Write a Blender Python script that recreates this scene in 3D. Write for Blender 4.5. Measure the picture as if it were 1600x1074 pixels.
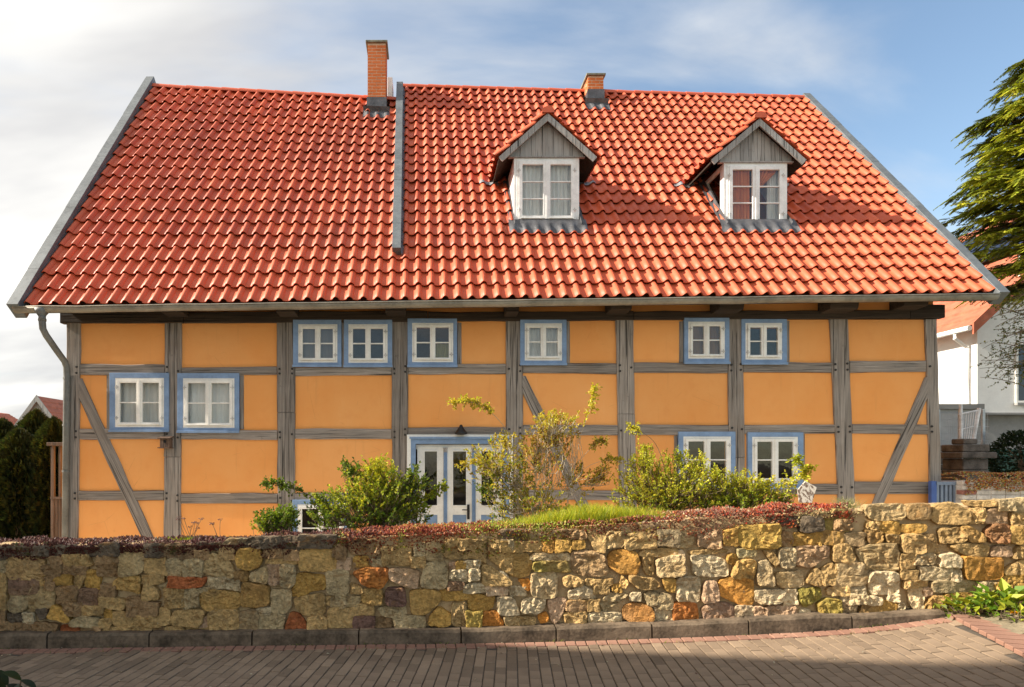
import bpy, bmesh, math, random
from mathutils import Vector, Matrix, noise as mnoise
R = math.radians
random.seed(7)
scene = bpy.context.scene
for o in list(bpy.data.objects): bpy.data.objects.remove(o, do_unlink=True)
COL = scene.collection

# ------------------------------------------------------------------ camera
F, CX, CY = 950.0, 665.0, 720.0            # focal length and principal point in pixels of the 1600 wide photograph
ZC = 1.65                                   # eye height above the street
cam_d = bpy.data.cameras.new('camera'); cam = bpy.data.objects.new('camera', cam_d); COL.objects.link(cam)
cam.location = (0, 0, ZC); cam.rotation_euler = (R(90), 0, 0)
cam_d.sensor_width = 36; cam_d.lens = F / 1600 * 36
cam_d.shift_x = (800 - CX) / 1600; cam_d.shift_y = (CY - 537) / 1600
cam_d.clip_end = 3000; cam_d.clip_start = 0.05
scene.camera = cam
scene.render.resolution_x, scene.render.resolution_y = 1024, 687

# ------------------------------------------------------------------ light
SUN_DIR = Vector((-0.83, -0.04, 0.556)).normalized()      # towards the sun
sl = bpy.data.lights.new('sun', 'SUN'); sun = bpy.data.objects.new('sun', sl); COL.objects.link(sun)
sl.energy = 3.9; sl.angle = R(0.9); sl.color = (1.0, 0.91, 0.77)
sun.location = (-40, 0, 25)
sun.rotation_euler = SUN_DIR.to_track_quat('Z', 'Y').to_euler()
world = bpy.data.worlds.new('World'); scene.world = world; world.use_nodes = True
nt = world.node_tree; nt.nodes.clear()
def wn(t): return nt.nodes.new(t)
sky = wn('ShaderNodeTexSky'); sky.sky_type = 'NISHITA'; sky.sun_disc = False
sky.sun_elevation = math.asin(SUN_DIR.z); sky.sun_rotation = math.atan2(SUN_DIR.x, SUN_DIR.y)
sky.air_density = 1.0; sky.dust_density = 0.6; sky.ozone_density = 2.0
tc = wn('ShaderNodeTexCoord'); sep = wn('ShaderNodeSeparateXYZ'); nt.links.new(tc.outputs['Generated'], sep.inputs[0])
def wmath(op, a, b=None, clamp=False):
    n = wn('ShaderNodeMath'); n.operation = op; n.use_clamp = clamp
    for i, v in enumerate((a, b)):
        if v is None: continue
        if isinstance(v, (int, float)): n.inputs[i].default_value = v
        else: nt.links.new(v, n.inputs[i])
    return n.outputs[0]
den = wmath('ADD', wmath('MAXIMUM', sep.outputs[2], 0.0), 0.35)
comb = wn('ShaderNodeCombineXYZ')
nt.links.new(wmath('DIVIDE', sep.outputs[0], den), comb.inputs[0])
nt.links.new(wmath('DIVIDE', sep.outputs[1], den), comb.inputs[1])
mp = wn('ShaderNodeMapping'); mp.inputs['Rotation'].default_value = (0, 0, R(35)); mp.inputs['Scale'].default_value = (0.55, 1.5, 1)
mp.inputs['Location'].default_value = (2.3, 0.4, 0)
nt.links.new(comb.outputs[0], mp.inputs[0])
n1 = wn('ShaderNodeTexNoise'); n1.inputs['Scale'].default_value = 2.0; n1.inputs['Detail'].default_value = 9; n1.inputs['Roughness'].default_value = 0.52
n1.inputs['Distortion'].default_value = 0.35
nt.links.new(mp.outputs[0], n1.inputs['Vector'])
n2 = wn('ShaderNodeTexNoise'); n2.inputs['Scale'].default_value = 0.7; n2.inputs['Detail'].default_value = 4
nt.links.new(comb.outputs[0], n2.inputs['Vector'])
bias = wmath('MULTIPLY', sep.outputs[0], -0.42)
cov = wmath('ADD', wmath('ADD', n1.outputs['Fac'], bias), wmath('MULTIPLY', wmath('SUBTRACT', n2.outputs['Fac'], 0.5), 0.55))
cr = wn('ShaderNodeMapRange'); cr.interpolation_type = 'SMOOTHSTEP'
cr.inputs['From Min'].default_value = 0.28; cr.inputs['From Max'].default_value = 0.66
nt.links.new(cov, cr.inputs['Value'])
n3 = wn('ShaderNodeTexNoise'); n3.inputs['Scale'].default_value = 1.7; n3.inputs['Detail'].default_value = 5
nt.links.new(mp.outputs[0], n3.inputs['Vector'])
cc = wn('ShaderNodeMix'); cc.data_type = 'RGBA'
cc.inputs[6].default_value = (2.75, 2.72, 2.72, 1); cc.inputs[7].default_value = (4.7, 4.58, 4.3, 1)
cmr = wn('ShaderNodeMapRange'); cmr.inputs['From Min'].default_value = 0.38; cmr.inputs['From Max'].default_value = 0.60
nt.links.new(n3.outputs['Fac'], cmr.inputs['Value']); nt.links.new(cmr.outputs[0], cc.inputs[0])
skymul = wn('ShaderNodeMix'); skymul.data_type = 'RGBA'; skymul.blend_type = 'MULTIPLY'; skymul.inputs[0].default_value = 1
nt.links.new(sky.outputs[0], skymul.inputs[6]); skymul.inputs[7].default_value = (1.0, 0.95, 0.84, 1)
mx = wn('ShaderNodeMix'); mx.data_type = 'RGBA'
nt.links.new(wmath('MULTIPLY', cr.outputs[0], 0.97), mx.inputs[0]); nt.links.new(skymul.outputs[2], mx.inputs[6]); nt.links.new(cc.outputs[2], mx.inputs[7])
bg = wn('ShaderNodeBackground'); bg.inputs[1].default_value = 0.10
nt.links.new(mx.outputs[2], bg.inputs[0])
wo = wn('ShaderNodeOutputWorld'); nt.links.new(bg.outputs[0], wo.inputs[0])
vs = scene.view_settings; vs.view_transform = 'Standard'; vs.look = 'None'; vs.exposure = 1.45; vs.gamma = 1.0; vs.use_curve_mapping = False

# ------------------------------------------------------------------ helpers
def V(px, py, Y): return Vector(((px - CX) / F * Y, Y, ZC + (CY - py) / F * Y))
def tag(o, label=None, cat=None, group=None, kind=None):
    if label: o['label'] = label
    if cat: o['category'] = cat
    if group: o['group'] = group
    if kind: o['kind'] = kind
    return o
def setpar(o, p):
    o.parent = p
    o.matrix_parent_inverse = PINV.get(p.name) or p.matrix_world.inverted()
PINV = {}
def empty(name, loc, label=None, cat=None, group=None):
    o = bpy.data.objects.new(name, None); COL.objects.link(o); o.location = loc; o.empty_display_size = 0.1
    PINV[o.name] = Matrix.Translation(Vector(loc)).inverted()
    return tag(o, label, cat, group)
def add(name, verts, faces, mat, parent=None, smooth=False, cols=None, org=None, bevel=0, mats=None, fmat=None):
    me = bpy.data.meshes.new(name)
    if org is not None: org = Vector(org); verts = [Vector(v) - org for v in verts]
    me.from_pydata([tuple(v) for v in verts], [], faces)
    if cols is not None:
        a = me.color_attributes.new('Col', 'FLOAT_COLOR', 'POINT')
        flat = []
        for c in cols: flat += [c[0], c[1], c[2], 1.0]
        a.data.foreach_set('color', flat)
    if smooth: me.polygons.foreach_set('use_smooth', [True] * len(me.polygons))
    if mats:
        for m in mats: me.materials.append(m)
        if fmat: me.polygons.foreach_set('material_index', fmat)
    else: me.materials.append(mat)
    me.update()
    o = bpy.data.objects.new(name, me); COL.objects.link(o)
    if org is not None: o.location = org; PINV[o.name] = Matrix.Translation(org).inverted()
    else: PINV[o.name] = Matrix.Identity(4)
    if parent: setpar(o, parent)
    if bevel:
        m = o.modifiers.new('bevel', 'BEVEL'); m.width = bevel; m.segments = 2; m.limit_method = 'ANGLE'
    return o
def inst(name, me, M, parent):
    o = bpy.data.objects.new(name, me); COL.objects.link(o)
    o.parent = parent; o.matrix_parent_inverse = PINV[parent.name]; o.matrix_basis = M
    PINV[o.name] = M.inverted() if abs(M.determinant()) > 1e-12 else Matrix.Identity(4)
    return o
class MB:
    def __init__(s): s.v = []; s.f = []; s.c = []
    def poly(s, pts, col=None):
        b = len(s.v); s.v += [Vector(p) for p in pts]; s.f.append(tuple(range(b, b + len(pts))))
        if col is not None: s.c += [col] * len(pts)
    def grid(s, rows, col=None):
        b = len(s.v); n = len(rows[0])
        for r in rows: s.v += [Vector(p) for p in r]
        for j in range(len(rows) - 1):
            for i in range(n - 1):
                s.f.append((b + j*n + i, b + j*n + i + 1, b + (j+1)*n + i + 1, b + (j+1)*n + i))
        if col is not None: s.c += [col] * (n * len(rows))
    def box(s, x0, x1, y0, y1, z0, z1, col=None):
        s.hexa([(x0,y0,z0),(x1,y0,z0),(x1,y1,z0),(x0,y1,z0)], [(x0,y0,z1),(x1,y0,z1),(x1,y1,z1),(x0,y1,z1)], col)
    def hexa(s, lo, hi, col=None):
        b = len(s.v); n = len(lo); s.v += [Vector(p) for p in lo] + [Vector(p) for p in hi]
        s.f.append(tuple(b + i for i in reversed(range(n)))); s.f.append(tuple(b + n + i for i in range(n)))
        for i in range(n): s.f.append((b + i, b + (i+1) % n, b + n + (i+1) % n, b + n + i))
        if col is not None: s.c += [col] * (2 * n)
    def obox(s, c, ax, ay, az):
        c = Vector(c); ax, ay, az = Vector(ax), Vector(ay), Vector(az)
        s.hexa([c-ax-ay-az, c+ax-ay-az, c+ax+ay-az, c-ax+ay-az], [c-ax-ay+az, c+ax-ay+az, c+ax+ay+az, c-ax+ay+az])
    def tube(s, pts, rad, n=6, col=None, cap=True):
        pts = [Vector(p) for p in pts]; b = len(s.v); k = len(pts)
        for i, p in enumerate(pts):
            t = (pts[min(i+1, k-1)] - pts[max(i-1, 0)]).normalized()
            a = t.cross(Vector((0,0,1)));
            if a.length < 0.05: a = t.cross(Vector((0,1,0)))
            a.normalize(); c = t.cross(a)
            r = rad[i] if isinstance(rad, (list, tuple)) else rad
            for q in range(n):
                an = 2 * math.pi * q / n
                s.v.append(p + (a * math.cos(an) + c * math.sin(an)) * r)
        for i in range(k - 1):
            for q in range(n):
                s.f.append((b+i*n+q, b+i*n+(q+1)%n, b+(i+1)*n+(q+1)%n, b+(i+1)*n+q))
        if cap:
            s.f.append(tuple(b + q for q in reversed(range(n)))); s.f.append(tuple(b + (k-1)*n + q for q in range(n)))
        if col is not None: s.c += [col] * (n * k)
    def ring(s, o, i, yf, yb):      # rectangular frame in a vertical plane; o, i = (x0, z0, x1, z1)
        b = len(s.v)
        for y in (yf, yb):
            for r in (o, i):
                s.v += [Vector((r[0], y, r[1])), Vector((r[2], y, r[1])), Vector((r[2], y, r[3])), Vector((r[0], y, r[3]))]
        for k in range(4):
            j = (k + 1) % 4
            s.f += [(b+k, b+j, b+4+j, b+4+k), (b+8+j, b+8+k, b+12+k, b+12+j), (b+j, b+k, b+8+k, b+8+j), (b+4+k, b+4+j, b+12+j, b+12+k)]
    def build(s, name, mat, parent=None, **k):
        return add(name, s.v, s.f, mat, parent, cols=s.c if s.c else None, **k)
def fb(p, sc=1.0, off=0.0): return mnoise.noise(Vector(p) * sc + Vector((off, off * 1.7, off * 0.3)))
def rj(a): return random.uniform(-a, a)

# ------------------------------------------------------------------ materials
class NT:
    def __init__(s, name):
        s.m = bpy.data.materials.new(name); s.m.use_nodes = True; s.t = s.m.node_tree; s.t.nodes.clear()
        s.out = s.n('ShaderNodeOutputMaterial'); s.b = s.n('ShaderNodeBsdfPrincipled'); s.l(s.b.outputs[0], s.out.inputs[0])
        s.tc = s.n('ShaderNodeTexCoord'); s.co = s.tc.outputs['Object']
    def n(s, t): return s.t.nodes.new(t)
    def l(s, a, b): s.t.links.new(a, b)
    def map(s, scale=(1,1,1), rot=(0,0,0), src=None):
        m = s.n('ShaderNodeMapping'); m.inputs['Scale'].default_value = scale; m.inputs['Rotation'].default_value = rot
        s.l(src or s.co, m.inputs[0]); return m.outputs[0]
    def noise(s, scale, detail=5, rough=0.55, vec=None, dist=0.0):
        n = s.n('ShaderNodeTexNoise'); n.inputs['Scale'].default_value = scale; n.inputs['Detail'].default_value = detail
        n.inputs['Roughness'].default_value = rough; n.inputs['Distortion'].default_value = dist
        s.l(vec or s.co, n.inputs['Vector']); return n.outputs['Fac']
    def rng(s, v, a, b, c=0.0, d=1.0):
        n = s.n('ShaderNodeMapRange'); s.l(v, n.inputs['Value'])
        for k, q in zip(('From Min', 'From Max', 'To Min', 'To Max'), (a, b, c, d)): n.inputs[k].default_value = q
        return n.outputs[0]
    def mix(s, f, a, b, mode='MIX'):
        n = s.n('ShaderNodeMix'); n.data_type = 'RGBA'; n.blend_type = mode
        for i, v in ((0, f), (6, a), (7, b)):
            if isinstance(v, (int, float)): n.inputs[i].default_value = v
            elif isinstance(v, tuple): n.inputs[i].default_value = (*v[:3], 1)
            else: s.l(v, n.inputs[i])
        return n.outputs[2]
    def math(s, op, a, b):
        n = s.n('ShaderNodeMath'); n.operation = op
        for i, v in enumerate((a, b)):
            if isinstance(v, (int, float)): n.inputs[i].default_value = v
            else: s.l(v, n.inputs[i])
        return n.outputs[0]
    def hsv(s, col, h=None, sa=None, v=None):
        n = s.n('ShaderNodeHueSaturation'); s.l(col, n.inputs['Color'])
        for k, q in (('Hue', h), ('Saturation', sa), ('Value', v)):
            if q is None: continue
            if isinstance(q, (int, float)): n.inputs[k].default_value = q
            else: s.l(q, n.inputs[k])
        return n.outputs[0]
    def base(s, c):
        if isinstance(c, tuple): s.b.inputs['Base Color'].default_value = (*c, 1)
        else: s.l(c, s.b.inputs['Base Color'])
    def rough(s, r):
        if isinstance(r, (int, float)): s.b.inputs['Roughness'].default_value = r
        else: s.l(r, s.b.inputs['Roughness'])
    def bump(s, h, strength=0.3, dist=0.02):
        n = s.n('ShaderNodeBump'); n.inputs['Strength'].default_value = strength; n.inputs['Distance'].default_value = dist
        s.l(h, n.inputs['Height']); s.l(n.outputs[0], s.b.inputs['Normal'])
    def island(s): return s.n('ShaderNodeNewGeometry').outputs['Random Per Island']
    def attr(s): a = s.n('ShaderNodeAttribute'); a.attribute_name = 'Col'; return a.outputs['Color']
def M_simple(name, c, rough=0.6, var=0.25, scale=6, metal=0.0, bump=0.1, bscale=60, spec=0.5):
    t = NT(name); n = t.noise(scale, 6); n2 = t.noise(scale * 7, 4)
    c1 = tuple(x * (1 - var) for x in c); c2 = tuple(min(1, x * (1 + var)) for x in c)
    t.base(t.mix(t.rng(t.math('ADD', n, t.math('MULTIPLY', n2, 0.5)), 0.55, 0.95), c1, c2))
    t.rough(t.rng(n2, 0.3, 0.7, max(0.03, rough - 0.1), rough + 0.1)); t.b.inputs['Metallic'].default_value = metal
    t.b.inputs['Specular IOR Level'].default_value = spec
    if bump: t.bump(t.noise(bscale, 5), bump, 0.01)
    return t.m
def M_wood(name, c, ang=0.0, dark=0.42, gs=1.0):
    t = NT(name)
    v = t.map((38*gs, 38*gs, 1.4*gs), (0, 0, 0), t.map((1,1,1), (0, ang, 0)))
    g = t.noise(1.0, 8, 0.65, v, 0.4); v2 = t.map((70*gs, 70*gs, 0.9*gs), (0,0,0), t.map((1,1,1), (0, ang, 0)))
    cr_ = t.rng(t.noise(1.0, 3, 0.5, v2), 0.59, 0.64); big = t.noise(2.2, 5)
    c1 = tuple(x * (1 - dark) for x in c); c2 = tuple(min(1, x * (1 + dark)) for x in c)
    col = t.mix(t.rng(g, 0.3, 0.72), c1, c2)
    col = t.mix(t.rng(big, 0.45, 0.75, 0, 0.5), col, tuple(x * q for x, q in zip(c, (0.75, 0.66, 0.58))))
    isl = t.n('ShaderNodeObjectInfo').outputs['Random']
    col = t.hsv(col, None, None, t.rng(isl, 0, 1, 0.82, 1.16))
    kn = t.noise(9, 4, 0.6, None, 0.8); col = t.mix(t.rng(kn, 0.66, 0.74, 0, 0.6), col, tuple(x * 0.4 for x in c)); col = t.mix(t.math('MULTIPLY', cr_, 0.9), col, tuple(x * 0.14 for x in c))
    t.base(col); t.rough(0.85); t.b.inputs['Specular IOR Level'].default_value = 0.25
    t.bump(t.math('SUBTRACT', g, cr_), 0.6, 0.012)
    return t.m
GREYWOOD = (0.29, 0.25, 0.215)
m_wood_v = M_wood('weathered_wood_vertical', GREYWOOD); m_wood_h = M_wood('weathered_wood_horizontal', GREYWOOD, R(90))
m_wood_d1 = M_wood('weathered_wood_diagonal', GREYWOOD, R(26)); m_wood_d2 = M_wood('weathered_wood_diagonal_b', GREYWOOD, R(-26))
m_wood_dark = M_wood('brown_eaves_wood', (0.05, 0.036, 0.026), R(90))
m_clad = M_wood('grey_cladding_wood', (0.36, 0.345, 0.33), 0, 0.22)
m_peg = M_simple('dark_peg', (0.03, 0.025, 0.022), 0.8)
def M_plaster():
    t = NT('orange_plaster'); n = t.noise(0.9, 6, 0.6); n2 = t.noise(5, 5); st = t.noise(1.0, 4, 0.5, t.map((6, 6, 0.7)))
    col = t.mix(t.rng(n, 0.3, 0.7), (0.84, 0.345, 0.098), (0.88, 0.41, 0.14))
    col = t.mix(t.rng(n2, 0.55, 0.8, 0, 0.35), col, (0.78, 0.30, 0.085))
    col = t.mix(t.rng(st, 0.62, 0.8, 0, 0.30), col, (0.90, 0.48, 0.21))
    run = t.noise(1.0, 5, 0.6, t.map((16, 16, 0.9))); col = t.mix(t.rng(run, 0.60, 0.78, 0, 0.28), col, (0.62, 0.27, 0.09))
    blot = t.noise(14, 6, 0.7, None, 0.5); col = t.mix(t.rng(blot, 0.62, 0.74, 0, 0.30), col, (0.60, 0.25, 0.085))
    vor = t.n('ShaderNodeTexVoronoi'); vor.feature = 'DISTANCE_TO_EDGE'; vor.inputs['Scale'].default_value = 1.3; t.l(t.mix(0.25, t.co, t.map((1, 1, 1), (0, 0, 0), t.co)), vor.inputs['Vector'])
    dv = t.noise(6, 4); crk = t.math('MULTIPLY', t.rng(vor.outputs['Distance'], 0.0, 0.0035, 1, 0), t.rng(t.noise(2.1, 3), 0.55, 0.62)); col = t.mix(t.math('MULTIPLY', crk, 0.45), col, (0.40, 0.17, 0.06))
    col = t.hsv(col, None, None, t.rng(t.n('ShaderNodeObjectInfo').outputs['Random'], 0, 1, 0.94, 1.05))
    t.base(col); t.rough(0.95); t.b.inputs['Specular IOR Level'].default_value = 0.1
    t.bump(t.math('ADD', t.noise(90, 4), t.math('MULTIPLY', t.noise(7, 4), 2.0)), 0.25, 0.008); return t.m
m_plaster = M_plaster()
def M_tile():
    t = NT('clay_roof_tile'); r = t.island(); n = t.noise(1.4, 4); n2 = t.noise(18, 6, 0.65); sp = t.noise(140, 3)
    col = t.mix(t.rng(r, 0, 1), (0.50, 0.083, 0.032), (0.60, 0.122, 0.048))
    col = t.hsv(col, None, None, t.rng(r, 0, 1, 0.86, 1.14)); col = t.mix(t.rng(n, 0.4, 0.7, 0, 0.5), col, (0.53, 0.10, 0.046)); soot = t.noise(0.55, 5, 0.6); col = t.mix(t.rng(soot, 0.5, 0.75, 0, 0.45), col, (0.33, 0.075, 0.04)); lic = t.noise(55, 3, 0.6); col = t.mix(t.rng(lic, 0.70, 0.76, 0, 0.5), col, (0.45, 0.33, 0.22))
    col = t.mix(t.rng(n2, 0.58, 0.85, 0, 0.45), col, (0.36, 0.075, 0.04))
    col = t.mix(t.rng(sp, 0.68, 0.8, 0, 0.5), col, (0.64, 0.23, 0.12))
    t.base(col); t.rough(t.rng(n2, 0.3, 0.7, 0.42, 0.62)); t.b.inputs['Specular IOR Level'].default_value = 0.42
    t.bump(t.math('ADD', sp, t.math('MULTIPLY', n2, 2)), 0.12, 0.006); return t.m
m_tile = M_tile()
m_deck = M_simple('roof_underlay', (0.09, 0.035, 0.022), 0.95)
m_pipe = M_simple('downpipe_zinc', (0.16, 0.16, 0.148), 0.6, 0.3, 3, 0.2, 0.06, 20)
m_zinc = M_simple('zinc_sheet', (0.135, 0.148, 0.155), 0.55, 0.25, 2.5, 0.2, 0.06, 20)
m_gutter = M_simple('weathered_zinc_gutter', (0.27, 0.245, 0.20), 0.55, 0.3, 3, 0.35, 0.08, 20)
m_lead = M_simple('lead_flashing', (0.10, 0.10, 0.108), 0.5, 0.4, 7, 0.3, 0.25, 25)
m_blue = M_simple('blue_window_paint', (0.20, 0.30, 0.47), 0.55, 0.16, 5, 0, 0.08, 60)
m_white = M_simple('white_window_paint', (0.84, 0.81, 0.75), 0.45, 0.10, 5, 0, 0.05, 60)
m_dwhite = M_simple('dormer_white_paint', (0.82, 0.80, 0.78), 0.5, 0.13, 6, 0, 0.06, 60)
m_sill = M_simple('grey_sill', (0.20, 0.20, 0.19), 0.7, 0.3)
m_iron = M_simple('dark_iron', (0.03, 0.027, 0.025), 0.5, 0.3, 20, 0.5)
m_hinge = M_simple('painted_hinge', (0.55, 0.53, 0.5), 0.5)
def M_glass():
    t = NT('window_glass'); t.t.nodes.remove(t.b)
    tr = t.n('ShaderNodeBsdfTransparent'); tr.inputs[0].default_value = (0.95, 0.96, 0.955, 1)
    gl = t.n('ShaderNodeBsdfGlossy'); gl.inputs['Roughness'].default_value = 0.015
    bp = t.n('ShaderNodeBump'); bp.inputs['Strength'].default_value = 0.06; bp.inputs['Distance'].default_value = 0.02; t.l(t.noise(5, 2), bp.inputs['Height'])
    t.l(bp.outputs[0], gl.inputs['Normal'])
    lw = t.n('ShaderNodeLayerWeight'); lw.inputs[0].default_value = 0.5; fr = t.math('POWER', lw.outputs['Facing'], 4.0)
    ms = t.n('ShaderNodeMixShader'); t.l(t.math('ADD', t.math('MULTIPLY', fr, .9), 0.045), ms.inputs[0]); t.l(tr.outputs[0], ms.inputs[1]); t.l(gl.outputs[0], ms.inputs[2]); t.l(ms.outputs[0], t.out.inputs[0])
    return t.m
m_glass = M_glass()
def M_cloth(name, c, trans=0.35):
    t = NT(name); n = t.noise(1.0, 4, 0.5, t.map((14, 14, 1.5)))
    col = t.mix(t.rng(n, 0.3, 0.7), tuple(x * 0.75 for x in c), c); t.base(col); t.rough(0.95)
    tl = t.n('ShaderNodeBsdfTranslucent'); t.l(col, tl.inputs[0]); ms = t.n('ShaderNodeMixShader'); ms.inputs[0].default_value = trans
    t.l(t.b.outputs[0], ms.inputs[1]); t.l(tl.outputs[0], ms.inputs[2]); t.l(ms.outputs[0], t.out.inputs[0]); return t.m
m_net = M_cloth('white_net_curtain', (0.95, 0.93, 0.88), 0.12); m_orange_cloth = M_cloth('orange_curtain', (0.80, 0.27, 0.09), 0.15)
m_lace = M_cloth('amber_lace', (0.30, 0.16, 0.07), 0.2); m_ochre_cloth = M_cloth('ochre_cloth', (0.5, 0.45, 0.2), 0.2)
m_grey_reflect = M_cloth('grey_reflection_sheet', (0.26, 0.23, 0.21), 0.1)  # grey sheet tone standing for a reflection in one upper window
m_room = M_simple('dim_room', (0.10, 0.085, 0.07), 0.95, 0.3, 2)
def M_attr(name, rough=0.9, noise_sc=30, amt=0.5, bump=0.5, bscale=45, bd=0.015, spec=0.3):
    t = NT(name); a = t.attr(); n = t.noise(noise_sc, 7, 0.65); n2 = t.noise(noise_sc * 0.2, 4)
    c = t.hsv(a, None, None, t.rng(t.math('ADD', n, t.math('MULTIPLY', n2, 0.6)), 0.5, 1.1, 1 - amt, 1 + amt * 0.7))
    t.base(c); t.rough(rough); t.b.inputs['Specular IOR Level'].default_value = spec
    if bump: t.bump(t.math('ADD', t.noise(bscale, 8, 0.7), t.math('MULTIPLY', t.noise(bscale * 0.3, 3), 1.5)), bump, bd)
    return t
def M_stone():
    t = M_attr('rubble_stone', 0.95, 30, 0.62, 1.0, 30, 0.06, 0.15)
    # lichen and soot stains with a shape of their own, plus streaks of iron colour
    src = [l for l in t.t.links if l.to_socket == t.b.inputs['Base Color']][0].from_socket
    st = t.noise(4.5, 6, 0.65, None, 0.6); c = t.mix(t.rng(st, 0.58, 0.72, 0, 0.6), src, (0.11, 0.08, 0.05))
    ir = t.noise(7, 5, 0.6, t.map((1, 1, 2.2)), 0.8); c = t.mix(t.rng(ir, 0.56, 0.72, 0, 0.6), c, (0.40, 0.20, 0.06))
    li = t.noise(38, 4, 0.6); c = t.mix(t.rng(li, 0.68, 0.74, 0, 0.6), c, (0.52, 0.49, 0.42))
    t.base(c); return t.m
m_stone = M_stone()
def M_mortar():
    t = NT('lime_mortar'); n = t.noise(9, 7, 0.65); n2 = t.noise(1.2, 4)
    c = t.mix(t.rng(n, 0.3, 0.7), (0.42, 0.285, 0.14), (0.62, 0.45, 0.25)); c = t.mix(t.rng(n2, 0.45, 0.7, 0, 0.5), c, (0.34, 0.24, 0.14))
    t.base(c); t.rough(0.97); t.b.inputs['Specular IOR Level'].default_value = 0.1; t.bump(t.noise(55, 8, 0.7), 0.8, 0.02); return t.m
m_mortar = M_mortar()
def M_paver(name, a, b, jit=0.22):
    t = NT(name); r = t.island(); n = t.noise(3, 5); n2 = t.noise(120, 4, 0.7)
    c = t.mix(t.rng(r, 0, 1), a, b); c = t.mix(t.rng(n, 0.4, 0.75, 0, 0.4), c, tuple(x * 0.65 for x in a))
    c = t.mix(t.rng(n2, 0.55, 0.75, 0, 0.35), c, tuple(min(1, x * 1.5) for x in b))
    t.base(c); t.rough(0.9); t.b.inputs['Specular IOR Level'].default_value = 0.25; t.bump(n2, 0.35, 0.006); return t.m
m_paver = M_paver('grey_paver', (0.165, 0.118, 0.08), (0.285, 0.205, 0.138)); m_redpaver = M_paver('red_paver', (0.24, 0.125, 0.088), (0.33, 0.185, 0.13))
m_sand = M_simple('joint_sand', (0.075, 0.06, 0.045), 0.98, 0.4, 14, 0, 0.5, 80)
m_kerb = M_simple('sandstone_kerb', (0.125, 0.092, 0.062), 0.9, 0.6, 5, 0, 0.5, 40, 0.2)
m_soil = M_simple('garden_soil', (0.075, 0.05, 0.03), 0.98, 0.4, 9, 0, 0.9, 30)
m_dirt = M_simple('verge_dirt', (0.22, 0.175, 0.11), 0.98, 0.35, 7, 0, 0.8, 40)
m_bounce_gravel = M_simple('pale_bounce_gravel', (0.64, 0.57, 0.46), 0.98, 0.2, 12, 0, 0.6, 60)  # pale tone chosen to bounce sunlight up onto the facade
m_ground = M_simple('far_ground', (0.26, 0.24, 0.17), 0.98, 0.4, 2)
def M_leaf(name, rough=0.5, trans=0.42, amt=0.25, tint=(1.25, 1.2, 0.5)):
    t = NT(name); a = t.attr(); r = t.island()
    c = t.hsv(a, t.rng(r, 0, 1, 0.485, 0.515), None, t.rng(r, 0, 1, 1 - amt, 1 + amt)); t.base(c); t.rough(rough); t.b.inputs['Specular IOR Level'].default_value = 0.3
    tl = t.n('ShaderNodeBsdfTranslucent'); t.l(t.mix(1.0, c, tint, 'MULTIPLY'), tl.inputs[0])
    ms = t.n('ShaderNodeMixShader'); ms.inputs[0].default_value = trans
    t.l(t.b.outputs[0], ms.inputs[1]); t.l(tl.outputs[0], ms.inputs[2]); t.l(ms.outputs[0], t.out.inputs[0]); return t.m
m_leaf = M_leaf('leaf'); m_conifer = M_leaf('conifer_spray', 0.7, 0.2, 0.3); m_sedum = M_leaf('stonecrop_leaf', 0.55, 0.15, 0.35, (1.1, 0.8, 0.6))
m_bark = M_simple('twig_bark', (0.16, 0.11, 0.065), 0.9, 0.4, 20); m_palebark = M_simple('pale_dry_twig', (0.42, 0.34, 0.24), 0.9, 0.3, 20)
# ================================================================== SETTING
def interp(pts, x):
    n = len(pts)
    if x <= pts[0][0]: return pts[0][1]
    if x >= pts[-1][0]: return pts[-1][1]
    for i in range(n - 1):
        if pts[i][0] <= x <= pts[i+1][0]:
            p0 = pts[max(i-1, 0)]; p1 = pts[i]; p2 = pts[i+1]; p3 = pts[min(i+2, n-1)]
            h = p2[0] - p1[0]; t = (x - p1[0]) / h
            m1 = (p2[1] - p0[1]) / max(1e-6, p2[0] - p0[0]) * h; m2 = (p3[1] - p1[1]) / max(1e-6, p3[0] - p1[0]) * h
            return (2*t**3 - 3*t**2 + 1) * p1[1] + (t**3 - 2*t**2 + t) * m1 + (-2*t**3 + 3*t**2) * p2[1] + (t**3 - t**2) * m2
KP = [(-12, 5.2), (-6, 5.3), (-3.73, 5.33), (-1.5, 5.42), (.78, 5.47), (1.88, 5.33), (3.0, 5.17), (3.61, 5.08), (4.26, 4.97), (4.82, 4.88), (7, 4.5), (10.5, 4.0)]
def kerbY(x): return interp(KP, x)
GP = [(-14, 0), (-1, 0), (.777, .012), (1.88, .085), (3.0, .181), (3.61, .25), (4.26, .37), (4.82, .47), (7, .86), (14, 1.9)]
def gz(x): return interp(GP, x)
def gslope(x): return (gz(x + .05) - gz(x - .05)) / .1
WALL_BACK = 0.13
def faceY(x): return kerbY(x) + WALL_BACK
TP = [(-12, .84), (-3.83, .875), (-1.5, .90), (-.37, .965), (.80, 1.013), (1.93, 1.104), (2.98, 1.187), (3.64, 1.225), (4.37, 1.265), (4.98, 1.31), (7, 1.48), (10.5, 1.7)]
def topZ(x): return interp(TP, x)

g = MB(); g.grid([[(x, y, -0.05) for x in (-600, -40, -10, 0, 10, 40, 600)] for y in (-300, -40, 0, 5, 40, 900)])
tag(g.build('ground', m_ground), kind='structure')
road = MB()
for i in range(48):
    x0 = -7.9 + i * 0.4; x1 = x0 + 0.4; a, b = gz(x0) - .012, gz(x1) - .012
    for ya, yb0, yb1 in ((-6, 2, 2), (2, kerbY(x0) + .02, kerbY(x1) + .02)): road.poly([(x0, ya, a), (x1, ya, b), (x1, yb1, b), (x0, yb0, a)])
road_o = tag(road.build('road', m_sand), kind='structure')
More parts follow.
